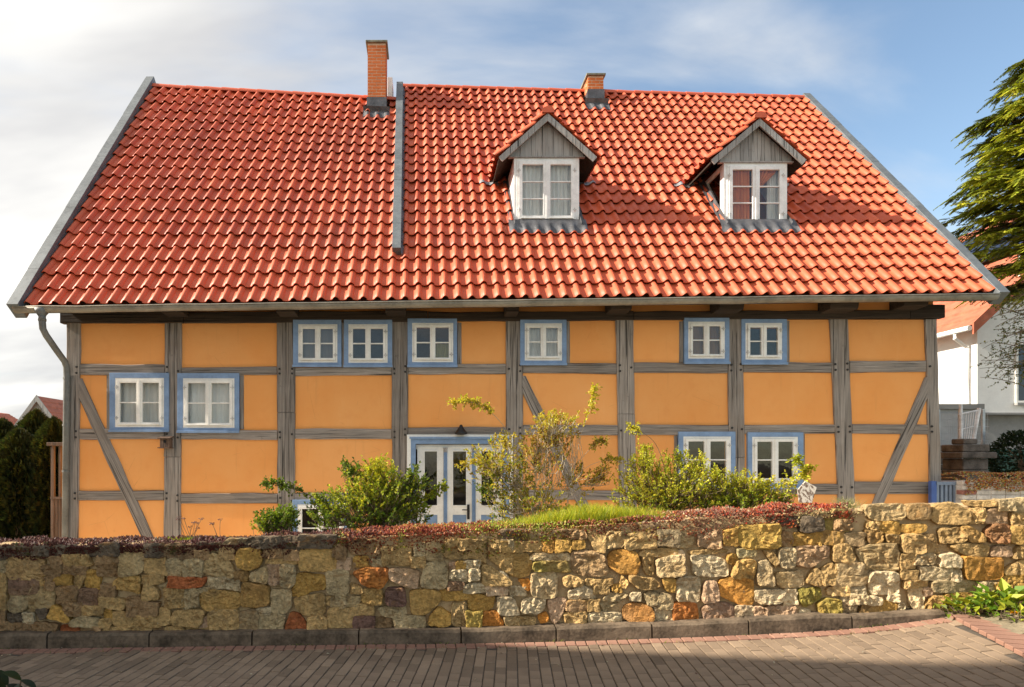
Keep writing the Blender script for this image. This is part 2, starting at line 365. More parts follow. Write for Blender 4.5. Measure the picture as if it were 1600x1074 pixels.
# pavers: courses run across the street towards (800, 720) in the picture
PA = math.atan((800 - CX) / F); av = Vector((math.sin(PA), math.cos(PA), 0)); bv = Vector((math.cos(PA), -math.sin(PA), 0))
PW, PL = 0.0872, 0.1745
BANDA = Vector((4.28, 4.95, 0)); BANDB = Vector((4.03, 4.10, 0)); bdir = (BANDB - BANDA).normalized(); bnor = Vector((-bdir.y, bdir.x, 0))
if bnor.x < 0: bnor = -bnor
def paver_mesh(w, l, mat, name):
    g_ = 0.0035; c = 0.004; zt = 0.0; zb = -0.03
    x0, x1, y0, y1 = -w/2 + g_, w/2 - g_, -l/2 + g_, l/2 - g_
    m = MB(); b = 0
    for (z, e) in ((zb, 0), (zt - c, 0), (zt, c)):
        m.v += [Vector((x0+e, y0+e, z)), Vector((x1-e, y0+e, z)), Vector((x1-e, y1-e, z)), Vector((x0+e, y1-e, z))]
    for k in (0, 4):
        for i in range(4): m.f.append((k+i, k+(i+1)%4, k+4+(i+1)%4, k+4+i))
    m.f.append((8, 9, 10, 11))
    me = bpy.data.meshes.new(name); me.from_pydata([tuple(v) for v in m.v], [], m.f); me.materials.append(mat); return me
def place_merge(mb, me, Mx):
    b = len(mb.v); mb.v += [Mx @ v.co for v in me.vertices]; mb.f += [tuple(b + i for i in p.vertices) for p in me.polygons]
pm = paver_mesh(PW, PL, m_paver, 'paver'); pr = paver_mesh(PW, 0.12, m_redpaver, 'red_paver'); pr2 = paver_mesh(0.10, 0.26, m_redpaver, 'red_paver')
Rp = Matrix.Rotation(-PA, 4, 'Z'); cand = []
for i in range(-80, 95):
    for j in range(5, 40):
        c = bv * (i * PW) + av * (j * PL + (0.5 * PL if i % 2 else 0))
        if c.y < 2.7 or c.x < -6.0 or c.x > 5.0: continue
        if c.y > kerbY(c.x) - 0.095: continue
        if (c - BANDA).dot(bnor) > -0.02 : continue
        cand.append((c.y, c))
def inview(c): 
    px = CX + F * c.x / c.y; py = CY + F * (ZC - gz(c.x)) / c.y
    return -10 < px < 1610 and py < 1078
vis = sorted([q for q in cand if inview(q[1])], key=lambda q: q[0]); hid = [q for q in cand if not inview(q[1])]
rest = MB()
for k, (yy, c) in enumerate(vis + hid):
    Mx = Matrix.Translation(c + Vector((0, 0, gz(c.x) + rj(0.003) + .006 * fb(c, 1.3)))) @ Matrix.Rotation(-math.atan(gslope(c.x)), 4, 'Y') @ Rp @ Matrix.Rotation(rj(0.012), 4, 'X') @ Matrix.Rotation(rj(0.02), 4, 'Y') @ Matrix.Rotation(rj(.008), 4, 'Z')
    if k < 225: inst('paver', pm, Mx, road_o)
    else: place_merge(rest, pm, Mx)
tag(rest.build('pavers', m_paver, road_o), kind='stuff')
def kerb_walk(step, x0, x1):
    x = x0; out = []
    while x < x1:
        d = Vector((0.01, kerbY(x + .005) - kerbY(x - .005), 0)).normalized(); out.append((x, d)); x += step * d.x
    return out
redrest = MB(); nred = 0
for x, d in kerb_walk(PW * 1.02, -6.0, 4.24):
    nrm = Vector((-d.y, d.x, 0)); c = Vector((x, kerbY(x), 0)) - nrm * 0.066
    Mx = Matrix(((d.x, nrm.x, 0, c.x), (d.y, nrm.y, 0, c.y), (0, 0, 1, gz(x) + 0.004 + rj(.0015)), (0, 0, 0, 1))) @ Matrix.Rotation(-math.atan(gslope(x)), 4, 'Y')
    if -3.9 < x and x < 2.6: inst('red_paver', pr, Mx, road_o)
    else: place_merge(redrest, pr, Mx)
k = 0
while k * 0.102 < 1.8:
    c = BANDA + bdir * (k * 0.102 + .03) + bnor * 0.12
    Mx = Matrix(((bdir.x, bnor.x, 0, c.x), (bdir.y, bnor.y, 0, c.y), (0, 0, 1, gz(c.x) + 0.008 + rj(.001)), (0, 0, 0, 1)))
    inst('red_paver', pr2, Mx, road_o); k += 1
tag(redrest.build('red_pavers', m_redpaver, road_o), kind='stuff')
# verge to the right of the band
v = MB(); rows = []
for j in range(14):
    row = []
    for i in range(14):
        p = BANDA + bdir * (j / 13 * 4.2 - 0.05) + bnor * (0.25 + i / 13 * 4.0)
        row.append((p.x, p.y, gz(p.x) - 0.004 + 0.03 * max(0, fb(p, 1.6))))
    rows.append(row)
v.grid(rows); v.grid([[(x, BANDA.y - .5, gz(x) - .006), (x, faceY(x) + .1, gz(x) + .004)] for x in (4.24, 4.5, 4.9, 5.5, 6.5, 7.0)])
tag(v.build('verge', m_dirt, smooth=True), kind='structure')
# kerb
kerb_o = tag(add('kerb', [(x, kerbY(x) + .05, -.03 + dz) for x in (-7.8, -2, 1) for dz in (0, .02)], [(0, 2, 3, 1), (2, 4, 5, 3)], m_kerb), kind='structure')
joints = [-7.8, -7, -6, -5, -4.15, -3.33, -2.45, -1.55, -.6, .32, 1.17, 1.98, 2.77, 3.57, 4.26]
for a, b in zip(joints[:-1], joints[1:]):
    m = MB(); n = 7; rows = []
    hs = 0.125 + rj(.006)
    for i in range(n + 1):
        x = a + .007 + (b - a - .014) * i / n; y = kerbY(x); h = hs
        if x > 3.3: h = hs - (x - 3.3) / .96 * 0.075
        w = rj(.004)
        h += gz(x); rows.append([(x, y + w, gz(x) - .03), (x, y + .004 + w, h - .022 + rj(.003)), (x, y + .018 + w, h + rj(.003)), (x, y + .16, h + .004)])
    m.grid(rows); m.poly(rows[0]); m.poly(rows[-1][::-1]); m.build('kerb_stone', m_kerb, kerb_o, smooth=False)
# garden behind the wall
gs = MB(); rows = []
for j, dy in enumerate((.30, .6, 1.1, 1.5, 1.75, 2.0)):
    row = []
    for i in range(40):
        x = -7.8 + i * 0.4; y = faceY(x) + dy
        z = topZ(x) - 0.06 - (0, .0, .05, .14, .5, 1.0)[j] + 0.02 * fb((x, y, 0), 2)
        row.append((x, y, max(z, -.03)))
    rows.append(row)
gs.grid(rows); tag(gs.build('garden_soil', m_soil, smooth=True), kind='structure')
yd = MB(); yd.grid([[(x, y, .03 + .01 * fb((x, y, 0), 2)) for x in [-7.8 + i for i in range(17)]] for y in (6.2, 7.0, 8.0, 9.0, 9.52)]); tag(yd.build('yard', m_bounce_gravel), kind='structure')  # unseen yard surface, added pale to bounce light onto the facade

# ================================================================== THE HOUSE
YW, YE, YR = 9.5, 9.0, 13.5
house = empty('timber_framed_house', (1.2, 9.5, 0), 'long orange half timbered house with red pantile roof and two dormers', 'house')
E0, Ej, E1 = V(28, 479, YE), V(617, 471, YE), V(1554, 459, YE)
R1b, R2 = V(624, 137, YR), V(1257, 155, YR)
R1a = Ej.lerp(R1b, 20 / 22); YRL = R1a.y; R0 = V(232, 137, YRL)
SEC = {'L': (E0, Ej, R0, R1a, 27, 20), 'R': (Ej, E1, R1b, R2, 45, 22)}
def S(sec, u, v):
    a, b, c, d = SEC[sec][:4]; p = a.lerp(b, u); q = c.lerp(d, u); r = p.lerp(q, v)
    sag = -0.02 * math.sin(math.pi * min(1, max(0, v))) ; return r + Vector((0, 0, sag))
def Sn(sec, u, v):
    e = .01; du = S(sec, u + e, v) - S(sec, u - e, v); dv = S(sec, u, v + e) - S(sec, u, v - e); return du.cross(dv).normalized()
def roof_uv(x, Y):
    sec = 'L' if x < Ej.x else 'R'; a, b, c, d = SEC[sec][:4]; u = .5; v = .5
    for _ in range(8):
        yr = c.lerp(d, u).y; ye = a.lerp(b, u).y; v = (Y - ye) / (yr - ye)
        xl = a.lerp(c, v).x; xr = b.lerp(d, v).x; u = (x - xl) / (xr - xl)
    return sec, u, v
def roof_z(x, Y): s, u, v = roof_uv(x, Y); return S(s, u, v).z
# ---- pantile mesh
def prof(s):
    if s < .54: return -.015 * math.sin(math.pi * s / .54)
    r = (s - .54) / .50; return .046 * max(0, math.sin(math.pi * min(1, r))) ** .8
SX = [0, .14, .27, .40, .52, .58, .65, .72, .79, .86, .93, .99, 1.04]
def tile_mesh(w, l, name='tile', mat=None):
    m = MB(); t = .044; n = len(SX); rows = []
    for y in (0.0, l * .5, l * 1.09): rows.append([(s * w, y, prof(s) + t * (1 - y / l)) for s in SX])
    lip = [(s * w, -.004, prof(s) + t - .004) for s in SX]; low = [(s * w, 0.0, prof(s) + t - .017) for s in SX]
    m.grid([low, lip] + rows)
    m.poly([rows[0][-1], (SX[-1]*w, 0, t - .02), (SX[-1]*w, l, -.02), rows[2][-1], rows[1][-1]])
    me = bpy.data.meshes.new(name); me.from_pydata([tuple(q) for q in m.v], [], m.f); me.materials.append(mat or m_tile)
    me.polygons.foreach_set('use_smooth', [True] * len(me.polygons))
    for p in list(me.polygons)[:24]: p.use_smooth = False
    me.update(); return me
TW, TL_ = 0.205, 0.34
tmesh = tile_mesh(TW, TL_)
# ---- dormers' footprints
DORM = [dict(x0=803, x1=905, ztop=247, zbot=349, apex=(855.5, 178), el=(779, 243), er=(932.5, 250)),
        dict(x0=1131, x1=1230, ztop=255, zbot=355, apex=(1186, 186), el=(1110, 249), er=(1259, 253))]
YD = 10.2
for d in DORM:
    d['X0'] = V(d['x0'], 300, YD).x; d['X1'] = V(d['x1'], 300, YD).x
    d['ZB'] = V(0, d['zbot'], YD).z; d['ZT'] = V(0, d['ztop'], YD).z
    YB = YD - .11
    d['AP'] = V(*d['apex'], YB); d['EL'] = V(*d['el'], YB); d['ER'] = V(*d['er'], YB)
    ez = (d['EL'].z + d['ER'].z) / 2; d['EL'].z = d['ER'].z = ez
def yback(x, z):
    lo, hi = YE, YR
    for _ in range(40):
        mid = (lo + hi) / 2
        if roof_z(x, mid) < z: lo = mid
        else: hi = mid
    return lo
CH = [dict(x0=574, x1=603, yb=159, yt=64, Y=12.72, d=.5), dict(x0=918.5, x1=943.5, yb=150, yt=115.5, Y=13.12, d=.5)]
def blocked(p, pad=0.0):
    for d in DORM:
        if d['X0'] - .02 + pad < p.x < d['X1'] + .02 - pad and YD - .04 < p.y and p.z < d['ZT'] + .12: return True
    for c in CH:
        xa = V(c['x0'], 0, c['Y']).x; xb = V(c['x1'], 0, c['Y']).x
        if xa < p.x < xb and p.y > c['Y'] - .12: return True
    return False
roof = add('roof', [], [], m_deck, house)
deck = MB()
tiles_rest = MB(); nobj = 0
for sec in ('L', 'R'):
    N, Rn = SEC[sec][4:6]
    for r in range(Rn):
        for c in range(N):
            u0, u1, v0, v1 = c / N, (c + 1) / N, r / Rn, (r + 1) / Rn
            q = [S(sec, u0, v0), S(sec, u1, v0), S(sec, u1, v1), S(sec, u0, v1)]
            cen = (q[0] + q[1] + q[2] + q[3]) / 4; n = Sn(sec, (u0+u1)/2, (v0+v1)/2)
            if not blocked(cen, .12): deck.poly([p - n * .03 for p in q])
            if blocked(cen): continue
            du = q[1] - q[0]; dv = q[3] - q[0]; X = du.normalized(); Y = (dv - X * dv.dot(X)); ly = Y.length; Y.normalize(); Z = X.cross(Y)
            o = q[0] + Z * (rj(.004) + .008 + .006 * fb(cen, 1.1)) + Y * (rj(.006) + .012 * fb(cen, .9, 5))
            sx, sy = du.length / TW, ly / TL_
            Mx = Matrix(((X.x*sx, Y.x*sy, Z.x, o.x), (X.y*sx, Y.y*sy, Z.y, o.y), (X.z*sx, Y.z*sy, Z.z, o.z), (0, 0, 0, 1))) @ Matrix.Rotation(rj(.010), 4, 'Z') @ Matrix.Rotation(rj(.014), 4, 'Y')
            if r < 4: inst('tile', tmesh, Mx, roof); nobj += 1
            else: place_merge(tiles_rest, tmesh, Mx)
# back slope
bk = MB()
bL, bR = 2 * YRL - YE, 2 * YR - YE
bk.grid([[R0 + Vector((0, 0, -.03)), R1a + Vector((0, 0, -.03))], [Vector((E0.x, bL, E0.z)), Vector((Ej.x, bL, Ej.z))]])
bk.grid([[R1b + Vector((0, 0, -.03)), R2 + Vector((0, 0, -.03))], [Vector((Ej.x, bR, Ej.z)), Vector((E1.x, bR, E1.z))]])
deck.f += [tuple(i + len(deck.v) for i in f) for f in bk.f]; deck.v += bk.v
rb = bpy.data.meshes.new('roof'); rb.from_pydata([tuple(p) for p in deck.v], [], deck.f); rb.materials.append(m_deck); roof.data = rb
tr_o = tag(add('tiles', tiles_rest.v, tiles_rest.f, m_tile, roof, smooth=True), kind='stuff')
# back tiles as one rough sheet of courses
bt = MB()
for sec, (ra, rb_, ea, eb) in {'L': (R0, R1a, Vector((E0.x, bL, E0.z)), Vector((Ej.x, bL, Ej.z))), 'R': (R1b, R2, Vector((Ej.x, bR, Ej.z)), Vector((E1.x, bR, E1.z)))}.items():
    rows = []
    for r in range(21):
        for dz in (0.0, .03):
            t_ = max(0, min(1, (r + (0.001 if dz else 0)) / 20)); a = ra.lerp(ea, t_); b = rb_.lerp(eb, t_)
            rows.append([a + Vector((0, .02, dz)), b + Vector((0, .02, dz))])
    bt.grid(rows)
bt.build('rear_tile_courses', m_tile, roof)
# ---- ridge tiles
def ridge_mesh(l, r):
    m = MB(); rows = []
    for y, rr in ((0, r), (.05, r * 1.0), (l + .05, r * .88)):
        rows.append([(y, math.cos(a) * rr, math.sin(a) * rr * .8) for a in [R(-15 + 210 * k / 9) for k in range(10)]])
    m.grid(rows); m.poly(rows[0])
    me = bpy.data.meshes.new('ridge_tile'); me.from_pydata([tuple(q) for q in m.v], [], m.f); me.materials.append(m_tile)
    me.polygons.foreach_set('use_smooth', [True] * (len(me.polygons) - 1) + [False]); return me
rm = ridge_mesh(.38, .105)
for a, b in ((R0 + Vector((.12, 0, 0)), R1a), (R1b, R2)):
    d = b - a; n = int(d.length / .38); X = d.normalized(); Y = Vector((0, 1, 0)); Z = X.cross(Y)
    for i in range(n + 1):
        o = b - X * min(d.length, (.38 * (i + 1))) + Z * (-.012 + rj(.004))
        # the covered end looks to the right, the open end to the left
        inst('ridge_tile', rm, Matrix(((X.x, Y.x, Z.x, o.x), (X.y, Y.y, Z.y, o.y), (X.z, Y.z, Z.z, o.z), (0, 0, 0, 1))), roof)
# ---- zinc verges and upstand
def strip(name, pa, pb, xa, xb, ha, hb, nseg, mat, parent, sec, u):
    m = MB(); n = Sn(sec, u, .5); d = (pb - pa).normalized(); X = Vector((1, 0, 0)); L = (pb - pa).length
    for k in range(nseg):
        a = pa + d * (L * k / nseg); b = pa + d * (L * (k + 1) / nseg + .012); e = .0025 * (k % 2)
        lo = [a + X*xa + n*ha, a + X*xb + n*ha, b + X*xb + n*ha, b + X*xa + n*ha]; hi = [a + X*(xa-e) + n*(hb+e), a + X*(xb+e) + n*(hb+e), b + X*(xb+e) + n*(hb+e), b + X*(xa-e) + n*(hb+e)]
        m.hexa(lo, hi)
    return m.build(name, mat, parent, bevel=.004)
dl = (R0 - E0).normalized(); dr_ = (R2 - E1).normalized()
strip('verge_flashing', E0 - dl * .12 , R0 + dl * .17, -.05, .12, -.12, .145, 9, m_zinc, house, 'L', 0.02)
strip('verge_flashing', E1 - dr_ * .1, R2 + dr_ * .05, -.05, .10, -.12, .10, 9, m_zinc, house, 'R', .98)
# rear halves of the verges
for ra, xb, bY, ez in ((R0, -.05, bL, E0), (R2, -.05, bR, E1)):
    m = MB(); e = Vector((ez.x, bY, ez.z)); nn = Vector((0, .78, .62))
    m.hexa([ra + Vector((xb, 0, 0)) - nn*.12, ra + Vector((xb+.16, 0, 0)) - nn*.12, e + Vector((xb+.16, 0, 0)) - nn*.12, e + Vector((xb, 0, 0)) - nn*.12],
           [ra + Vector((xb, 0, 0)) + nn*.1, ra + Vector((xb+.16, 0, 0)) + nn*.1, e + Vector((xb+.16, 0, 0)) + nn*.1, e + Vector((xb, 0, 0)) + nn*.1]); m.build('verge_flashing', m_zinc, house)
jb = S('R', 0, (3.35) / 22); jt = S('R', 0, .985)
strip('parting_upstand', jb, jt, -.055, .085, -.03, .16, 9, m_zinc, house, 'R', .01)
st = MB(); n_ = Sn('R', 0.01, .5)
for k in range(18):
    a = S('R', 0, (3.4 + k) / 22 - .012); b = S('R', 0, (4.4 + k) / 22); X = Vector((1, 0, 0))
    st.hexa([a + X*.085 + n_*.02, a + X*.15 + n_*.02, b + X*.15 + n_*.02, b + X*.085 + n_*.02], [a + X*.085 + n_*.105, a + X*.10 + n_*.10, b + X*.10 + n_*.085, b + X*.085 + n_*.09])
st.build('step_flashing', m_lead, house)
m = MB(); p = V(605.5, 150, 13.3); q = V(613.5, 123, 13.3); m.box(p.x, q.x, 13.25, 13.75, p.z - .2, q.z); m.build('ridge_end_board', m_dwhite, house, bevel=.004)
# ---- chimneys
m_brick = M_paver('orange_brick', (0.50, 0.12, 0.035), (0.62, 0.19, 0.06)); m_bmortar = M_simple('chimney_mortar', (0.60, 0.42, 0.28), .95)
m_cap = M_simple('mossy_concrete', (0.20, 0.20, 0.15), .95, .4, 9, 0, .4)
bm_cache = {}
def brick_me(l, w, h):
    k = (round(l, 3), round(w, 3))
    if k not in bm_cache:
        q = MB(); q.box(-l/2, l/2, -w/2, w/2, -h/2, h/2); me = bpy.data.meshes.new('brick'); me.from_pydata([tuple(z) for z in q.v], [], q.f); me.materials.append(m_brick); bm_cache[k] = me
    return bm_cache[k]
for ci, c in enumerate(CH):
    xa, xb = V(c['x0'], 0, c['Y']).x, V(c['x1'], 0, c['Y']).x; zb = V(0, c['yb'], c['Y']).z; zt = V(0, c['yt'], c['Y']).z; y0, y1 = c['Y'], c['Y'] + c['d']
    core = MB(); core.box(xa + .008, xb - .008, y0 + .008, y1 - .008, zb - .6, zt - .05)
    ch = core.build('chimney', m_bmortar, house)
    hh = .066; cz = zb + (0.14 if ci else .0); k = 0
    while cz + hh < zt - .05:
        W = xb - xa; D = y1 - y0; ns = 2 if W > .36 else 2
        off = .0 if k % 2 else .5
        for (ax, L, fixed) in (('x', W, y0), ('x', W, y1), ('y', D, xa), ('y', D, xb)):
            cuts = [0.0] + [L * (j + off) / ns for j in range(0 if off else 1, ns + 1) if 0 < L * (j + off) / ns < L] + [L]
            for a, b in zip(cuts[:-1], cuts[1:]):
                l = b - a - .012
                if l < .03: continue
                zc_ = cz + hh / 2
                if ax == 'x':
                    me = brick_me(l, .03, hh - .016); P_ = Vector((xa + (a+b)/2, fixed + (.019 if fixed == y0 else -.019), zc_)); Mx = Matrix.Translation(P_ + Vector((rj(.001), rj(.002), 0)))
                else:
                    me = brick_me(l - .03, .03, hh - .016); P_ = Vector((fixed + (.019 if fixed == xa else -.019), y0 + (a+b)/2, zc_)); Mx = Matrix.Translation(P_) @ Matrix.Rotation(R(90), 4, 'Z')
                inst('brick', me, Mx, ch)
        cz += hh; k += 1
    m = MB(); m.box(xa - .035, xb + .035, y0 - .035, y1 + .035, zt - .045, zt); m.build('cap_slab', m_cap, ch, bevel=.008)
    m = MB(); m.tube([((xa+xb)/2 + .05, (y0+y1)/2, zt - .002), ((xa+xb)/2 + .05, (y0+y1)/2, zt + .09)], .06, 14); m.build('flue_pipe', m_zinc, ch)
    ap = MB(); rows = []
    sec, u0, v0 = roof_uv(xa - .08, y0 - .02); _, u1, _ = roof_uv(xb + .08, y0 - .02); N = SEC[sec][4]
    for j, (dv, up) in enumerate(((.004, .14), (.0, .055), (-.02, .05), (-.036, .048))):
        rows.append([S(sec, u0 + (u1-u0)*i/20, v0 + dv) + Sn(sec, u0, v0) * (up + (prof(((u0 + (u1-u0)*i/20) * N) % 1.0) * .8 if j > 1 else 0) + (0)) for i in range(21)])
    ap.grid(rows); ap.box(xa - .012, xb + .012, y0 - .014, y0 - .002, zb - .3, zb + .09 + .05 * ci); ap.box(xb + .001, xb + .014, y0, y1, zb - .3, zb + .10); ap.box(xa - .014, xa - .001, y0, y1, zb - .3, zb + .10)
    ap.build('flashing', m_lead, ch)
# ---- gutter
def lerp3(a, b, t): return Vector(a).lerp(Vector(b), t)
ga, gb = V(24, 482, 8.93), V(1556, 461.5, 8.93); gm = MB(); rows = []
for i in range(31):
    c = lerp3(ga, gb, i / 30) + Vector((0, 0, .012 * fb((i * .7, 0, 0)) - .006 )); rr = .068
    rows.append([c + Vector((0, -rr * math.cos(a), -rr * math.sin(a))) for a in [R(-6 + 190 * k / 12) for k in range(13)]])
gm.grid(rows)
for e in (0, -1): gm.poly(rows[e])
gm.tube([r_[0] + Vector((0, -.006, .002)) for r_ in rows], .010, 6)
gutter = gm.build('gutter', m_gutter, house, smooth=True)
sm = gutter.modifiers.new('s', 'SOLIDIFY'); sm.thickness = .003
for i in range(22):
    c = lerp3(ga, gb, (i + .6) / 22); b = MB(); rr = .0715
    rws = [[c + Vector((dx, -rr * math.cos(a), -rr * math.sin(a))) for a in [R(-4 + 150 * k / 10) for k in range(11)]] for dx in (-.012, .012)]
    b.grid(rws); b.build('gutter_bracket', m_gutter, gutter, smooth=True)
dp = MB(); pts = [V(66, 489, 8.93), V(66, 503, 8.93), V(67, 514, 8.95), V(72, 524, 9.0), V(88, 547, 9.18), V(101, 565, 9.36), V(104, 574, 9.41), V(104.5, 590, 9.42), V(102, 850, 9.42)]
dp.tube(pts, .048, 12); dpo = dp.build('downpipe', m_pipe, house, smooth=True)
dq = MB(); dq.tube([V(65, 483, 8.93), V(65.5, 488, 8.93), V(66, 499, 8.93), V(66, 502, 8.93)], [.10, .095, .056, .054], 12); dq.build('outlet_funnel', m_pipe, dpo, smooth=True)
for yy in (590, 663, 735): c = V(104.3 - (yy - 590) * .01, yy, 9.42); b = MB(); b.tube([c, c - Vector((0, 0, .03))], .054, 12); b.build('pipe_collar', m_pipe, dpo)

# ---- facade timbers
def timber(name, A, B, C, D, mat, yf, yb=YW + .06, n=None, wob=.008, parent=None):
    """A,B = first end (two sides), C,D = second end (same sides), picture points on the wall plane"""
    A, B, C, D = [V(p[0], p[1], YW) for p in (A, B, C, D)]
    L = ((A + B) / 2 - (C + D) / 2).length; n = n or max(3, int(L / .16)); m = MB(); rows = []; sd = random.random() * 50
    for i in range(n + 1):
        t = i / n; a = A.lerp(C, t); b = B.lerp(D, t); w = (b - a); wl = w.length; w.normalize()
        a = a + w * (fb((sd + t * L * 2.2, 0, 0)) * wob * 1.6 + rj(.0012)); b = b + w * (fb((0, sd + t * L * 2.2, 0)) * wob * 1.6 + rj(.0012))
        c_ = .009 + .004 * fb((sd, t * L * 5, 3)); yy = yf + .003 * fb((sd, 4, t * L * 3))
        rows.append([Vector((a.x, yb, a.z)), Vector((a.x, yy + c_, a.z)), a + w * c_ + Vector((0, yy - a.y, 0)), b - w * c_ + Vector((0, yy - b.y, 0)), Vector((b.x, yy + c_, b.z)), Vector((b.x, yb, b.z))])
    m.grid(rows); m.poly(rows[0][::-1]); m.poly(rows[-1])
    return m.build(name, mat, parent or house)
POSTS = [((106, 127.5), (101, 123)), ((258.5, 285), (257, 283)), ((433, 462), (434.5, 461)), ((612, 638), (612.5, 637)), ((790, 816.5), (791, 817)),
         ((961.5, 988), (968, 995)), ((1135, 1158.5), (1140, 1165)), ((1294.5, 1323), (1311, 1336)), ((1443, 1461.5), (1453.5, 1471))]
PT, PB = 500, 880
def post_x(i, y, side):
    a, b = POSTS[i]; return a[side] + (b[side] - a[side]) * (y - PT) / (840 - PT)
PF = YW - .035
for i in range(9):
    if i in (1, 2, 5, 6):     # posts with a scarfed repair piece
        ys = {1: 714, 2: 645, 5: 647, 6: 715}[i]
        timber('post', (post_x(i, PT, 0), PT), (post_x(i, PT, 1), PT), (post_x(i, ys, 0), ys), (post_x(i, ys, 1), ys), m_wood_v, PF)
        timber('post', (post_x(i, ys + .6, 0), ys + .6), (post_x(i, ys + .6, 1), ys + .6), (post_x(i, PB, 0), PB), (post_x(i, PB, 1), PB), m_wood_v, PF + .003)
    else: timber('post', (post_x(i, PT, 0), PT), (post_x(i, PT, 1), PT), (post_x(i, PB, 0), PB), (post_x(i, PB, 1), PB), m_wood_v, PF)
# rails per bay: (top, bottom) for upper, middle, lower
RAILS = [[(570, 587), (670, 687), (767, 782)], [(574, 587), (672, 687), (770, 786)], [(574, 587), (671, 687), (770, 786)], [(569, 585), (667, 683), None],
         [(567.5, 584), (665, 681), (766, 781)], [(567, 583), (665, 681), (762, 777)], [(566, 582), (664, 678), (757, 773)], [(564.5, 582), (663, 678), (752, 771)]]
for i, bay in enumerate(RAILS):
    for k, r in enumerate(bay):
        if not r: continue
        (ya, yb_) = r; ym = (ya + yb_) / 2; xa = post_x(i, ym, 1) + .5; xb = post_x(i + 1, ym, 0) - .5; t1, t2 = rj(1.2), rj(1.2)
        timber('rail', (xa, ya + t1), (xa, yb_ + t1), (xb, ya + t2), (xb, yb_ + t2), m_wood_h, PF + .006)
# top plate in lengths, dark brown
for xa, xb, yl, yr, h in ((97, 288, 488, 488, 18), (289, 668, 489, 487, 17), (669, 988, 489, 487.5, 14), (989, 1418, 488, 485.5, 13), (1419, 1472, 478, 477, 21)):
    timber('top_plate', (xa, yl), (xa, yl + h), (xb, yr), (xb, yr + h), m_wood_dark, PF - .02, wob=.008)
def brace2(top, bot, w, mat):       # centre line picture points, horizontal width in pixels
    timber('brace', (top[0] - w/2, top[1]), (top[0] + w/2, top[1]), (bot[0] - w/2, bot[1]), (bot[0] + w/2, bot[1]), mat, PF + .0015)
brace2((120, 592), (239, 856), 19, m_wood_d1); brace2((812, 588), (934, 836), 18, m_wood_d1); brace2((1452, 590), (1352, 830), 18, m_wood_d2)
# beam ends under the eaves
for (xa, xb, ya, yb_) in ((251, 285, 478, 490), (431, 461, 477, 490), (602, 634, 478, 489), (791, 811, 475, 490), (954, 987, 473, 486), (1123, 1162, 471.5, 486), (1297, 1341, 469, 485), (1412, 1450, 467, 480)):
    a, b = V(xa, yb_, 9.2), V(xb, ya, 9.2); m = MB()
    m.hexa([(a.x, 9.2, a.z + .02), (b.x, 9.2, a.z + .02), (b.x, YW + .05, a.z - .0), (a.x, YW + .05, a.z)], [(a.x, 9.16, b.z), (b.x, 9.16, b.z), (b.x, YW + .05, b.z + .05), (a.x, YW + .05, b.z + .05)])
    m.build('beam_end', m_wood_dark, house, bevel=.01)
# eaves boarding behind the gutter
m = MB(); m.hexa([E0 + Vector((.1, .03, -.10)), E1 + Vector((-.1, .03, -.10)), E1 + Vector((-.1, .55, .50)), E0 + Vector((.1, .55, .50))], [E0 + Vector((.1, .03, -.06)), E1 + Vector((-.1, .03, -.06)), E1 + Vector((-.1, .55, .54)), E0 + Vector((.1, .55, .54))])
m.build('eaves_board', m_wood_dark, house)
# pegs
m = MB(); m.tube([(0, 0, 0), (0, -.012, 0)], .017, 8); pgm = bpy.data.meshes.new('peg'); pgm.from_pydata([tuple(q) for q in m.v], [], m.f); pgm.materials.append(m_peg)
for i in range(9):
    for k in range(3):
        for side in (0, 1):
            bay = i - 1 + side
            if bay < 0 or bay > 7 or not RAILS[bay][k]: continue
            a, b = RAILS[bay][k]
            for f in (.25, .8) if (i * 3 + k + side) % 4 else (.5,):
                y = a + (b - a) * f; x = post_x(i, y, side) + (4.5 if side == 0 else -4.5); p = V(x, y, YW); p.y = PF - .001
                inst('peg', pgm, Matrix.Translation(p), house)
# ---- windows
def px_rect(x0, y0, x1, y1, Y=YW): a, b = V(x0, y1, Y), V(x1, y0, Y); return (a.x, a.z, b.x, b.z)
def inset(r, d, e=None): e = d if e is None else e; return (r[0] + d, r[1] + e, r[2] - d, r[3] - e)
def pane(r, y, parent, mat=None):
    m = MB(); m.box(r[0], r[2], y, y + .004, r[1], r[3]); return m.build('pane', mat or m_glass, parent)
def curtain(r, y, mat, parent, folds=9, amp=.012, fn=None, name='curtain'):
    m = MB(); rows = []; n = 40
    for j in range(9):
        z = r[3] + (r[1] - r[3]) * j / 8; row = []
        for i in range(n + 1):
            s = i / n; x = r[0] + (r[2] - r[0]) * s
            if fn: x = fn(s, j / 8, r)
            row.append((x, y + amp * math.sin(s * folds * 6.28 + j * .15) + amp * .5 * math.sin(s * folds * 2.3 * 6.28), z))
        rows.append(row)
    m.grid(rows); return m.build(name, mat, parent, smooth=True)
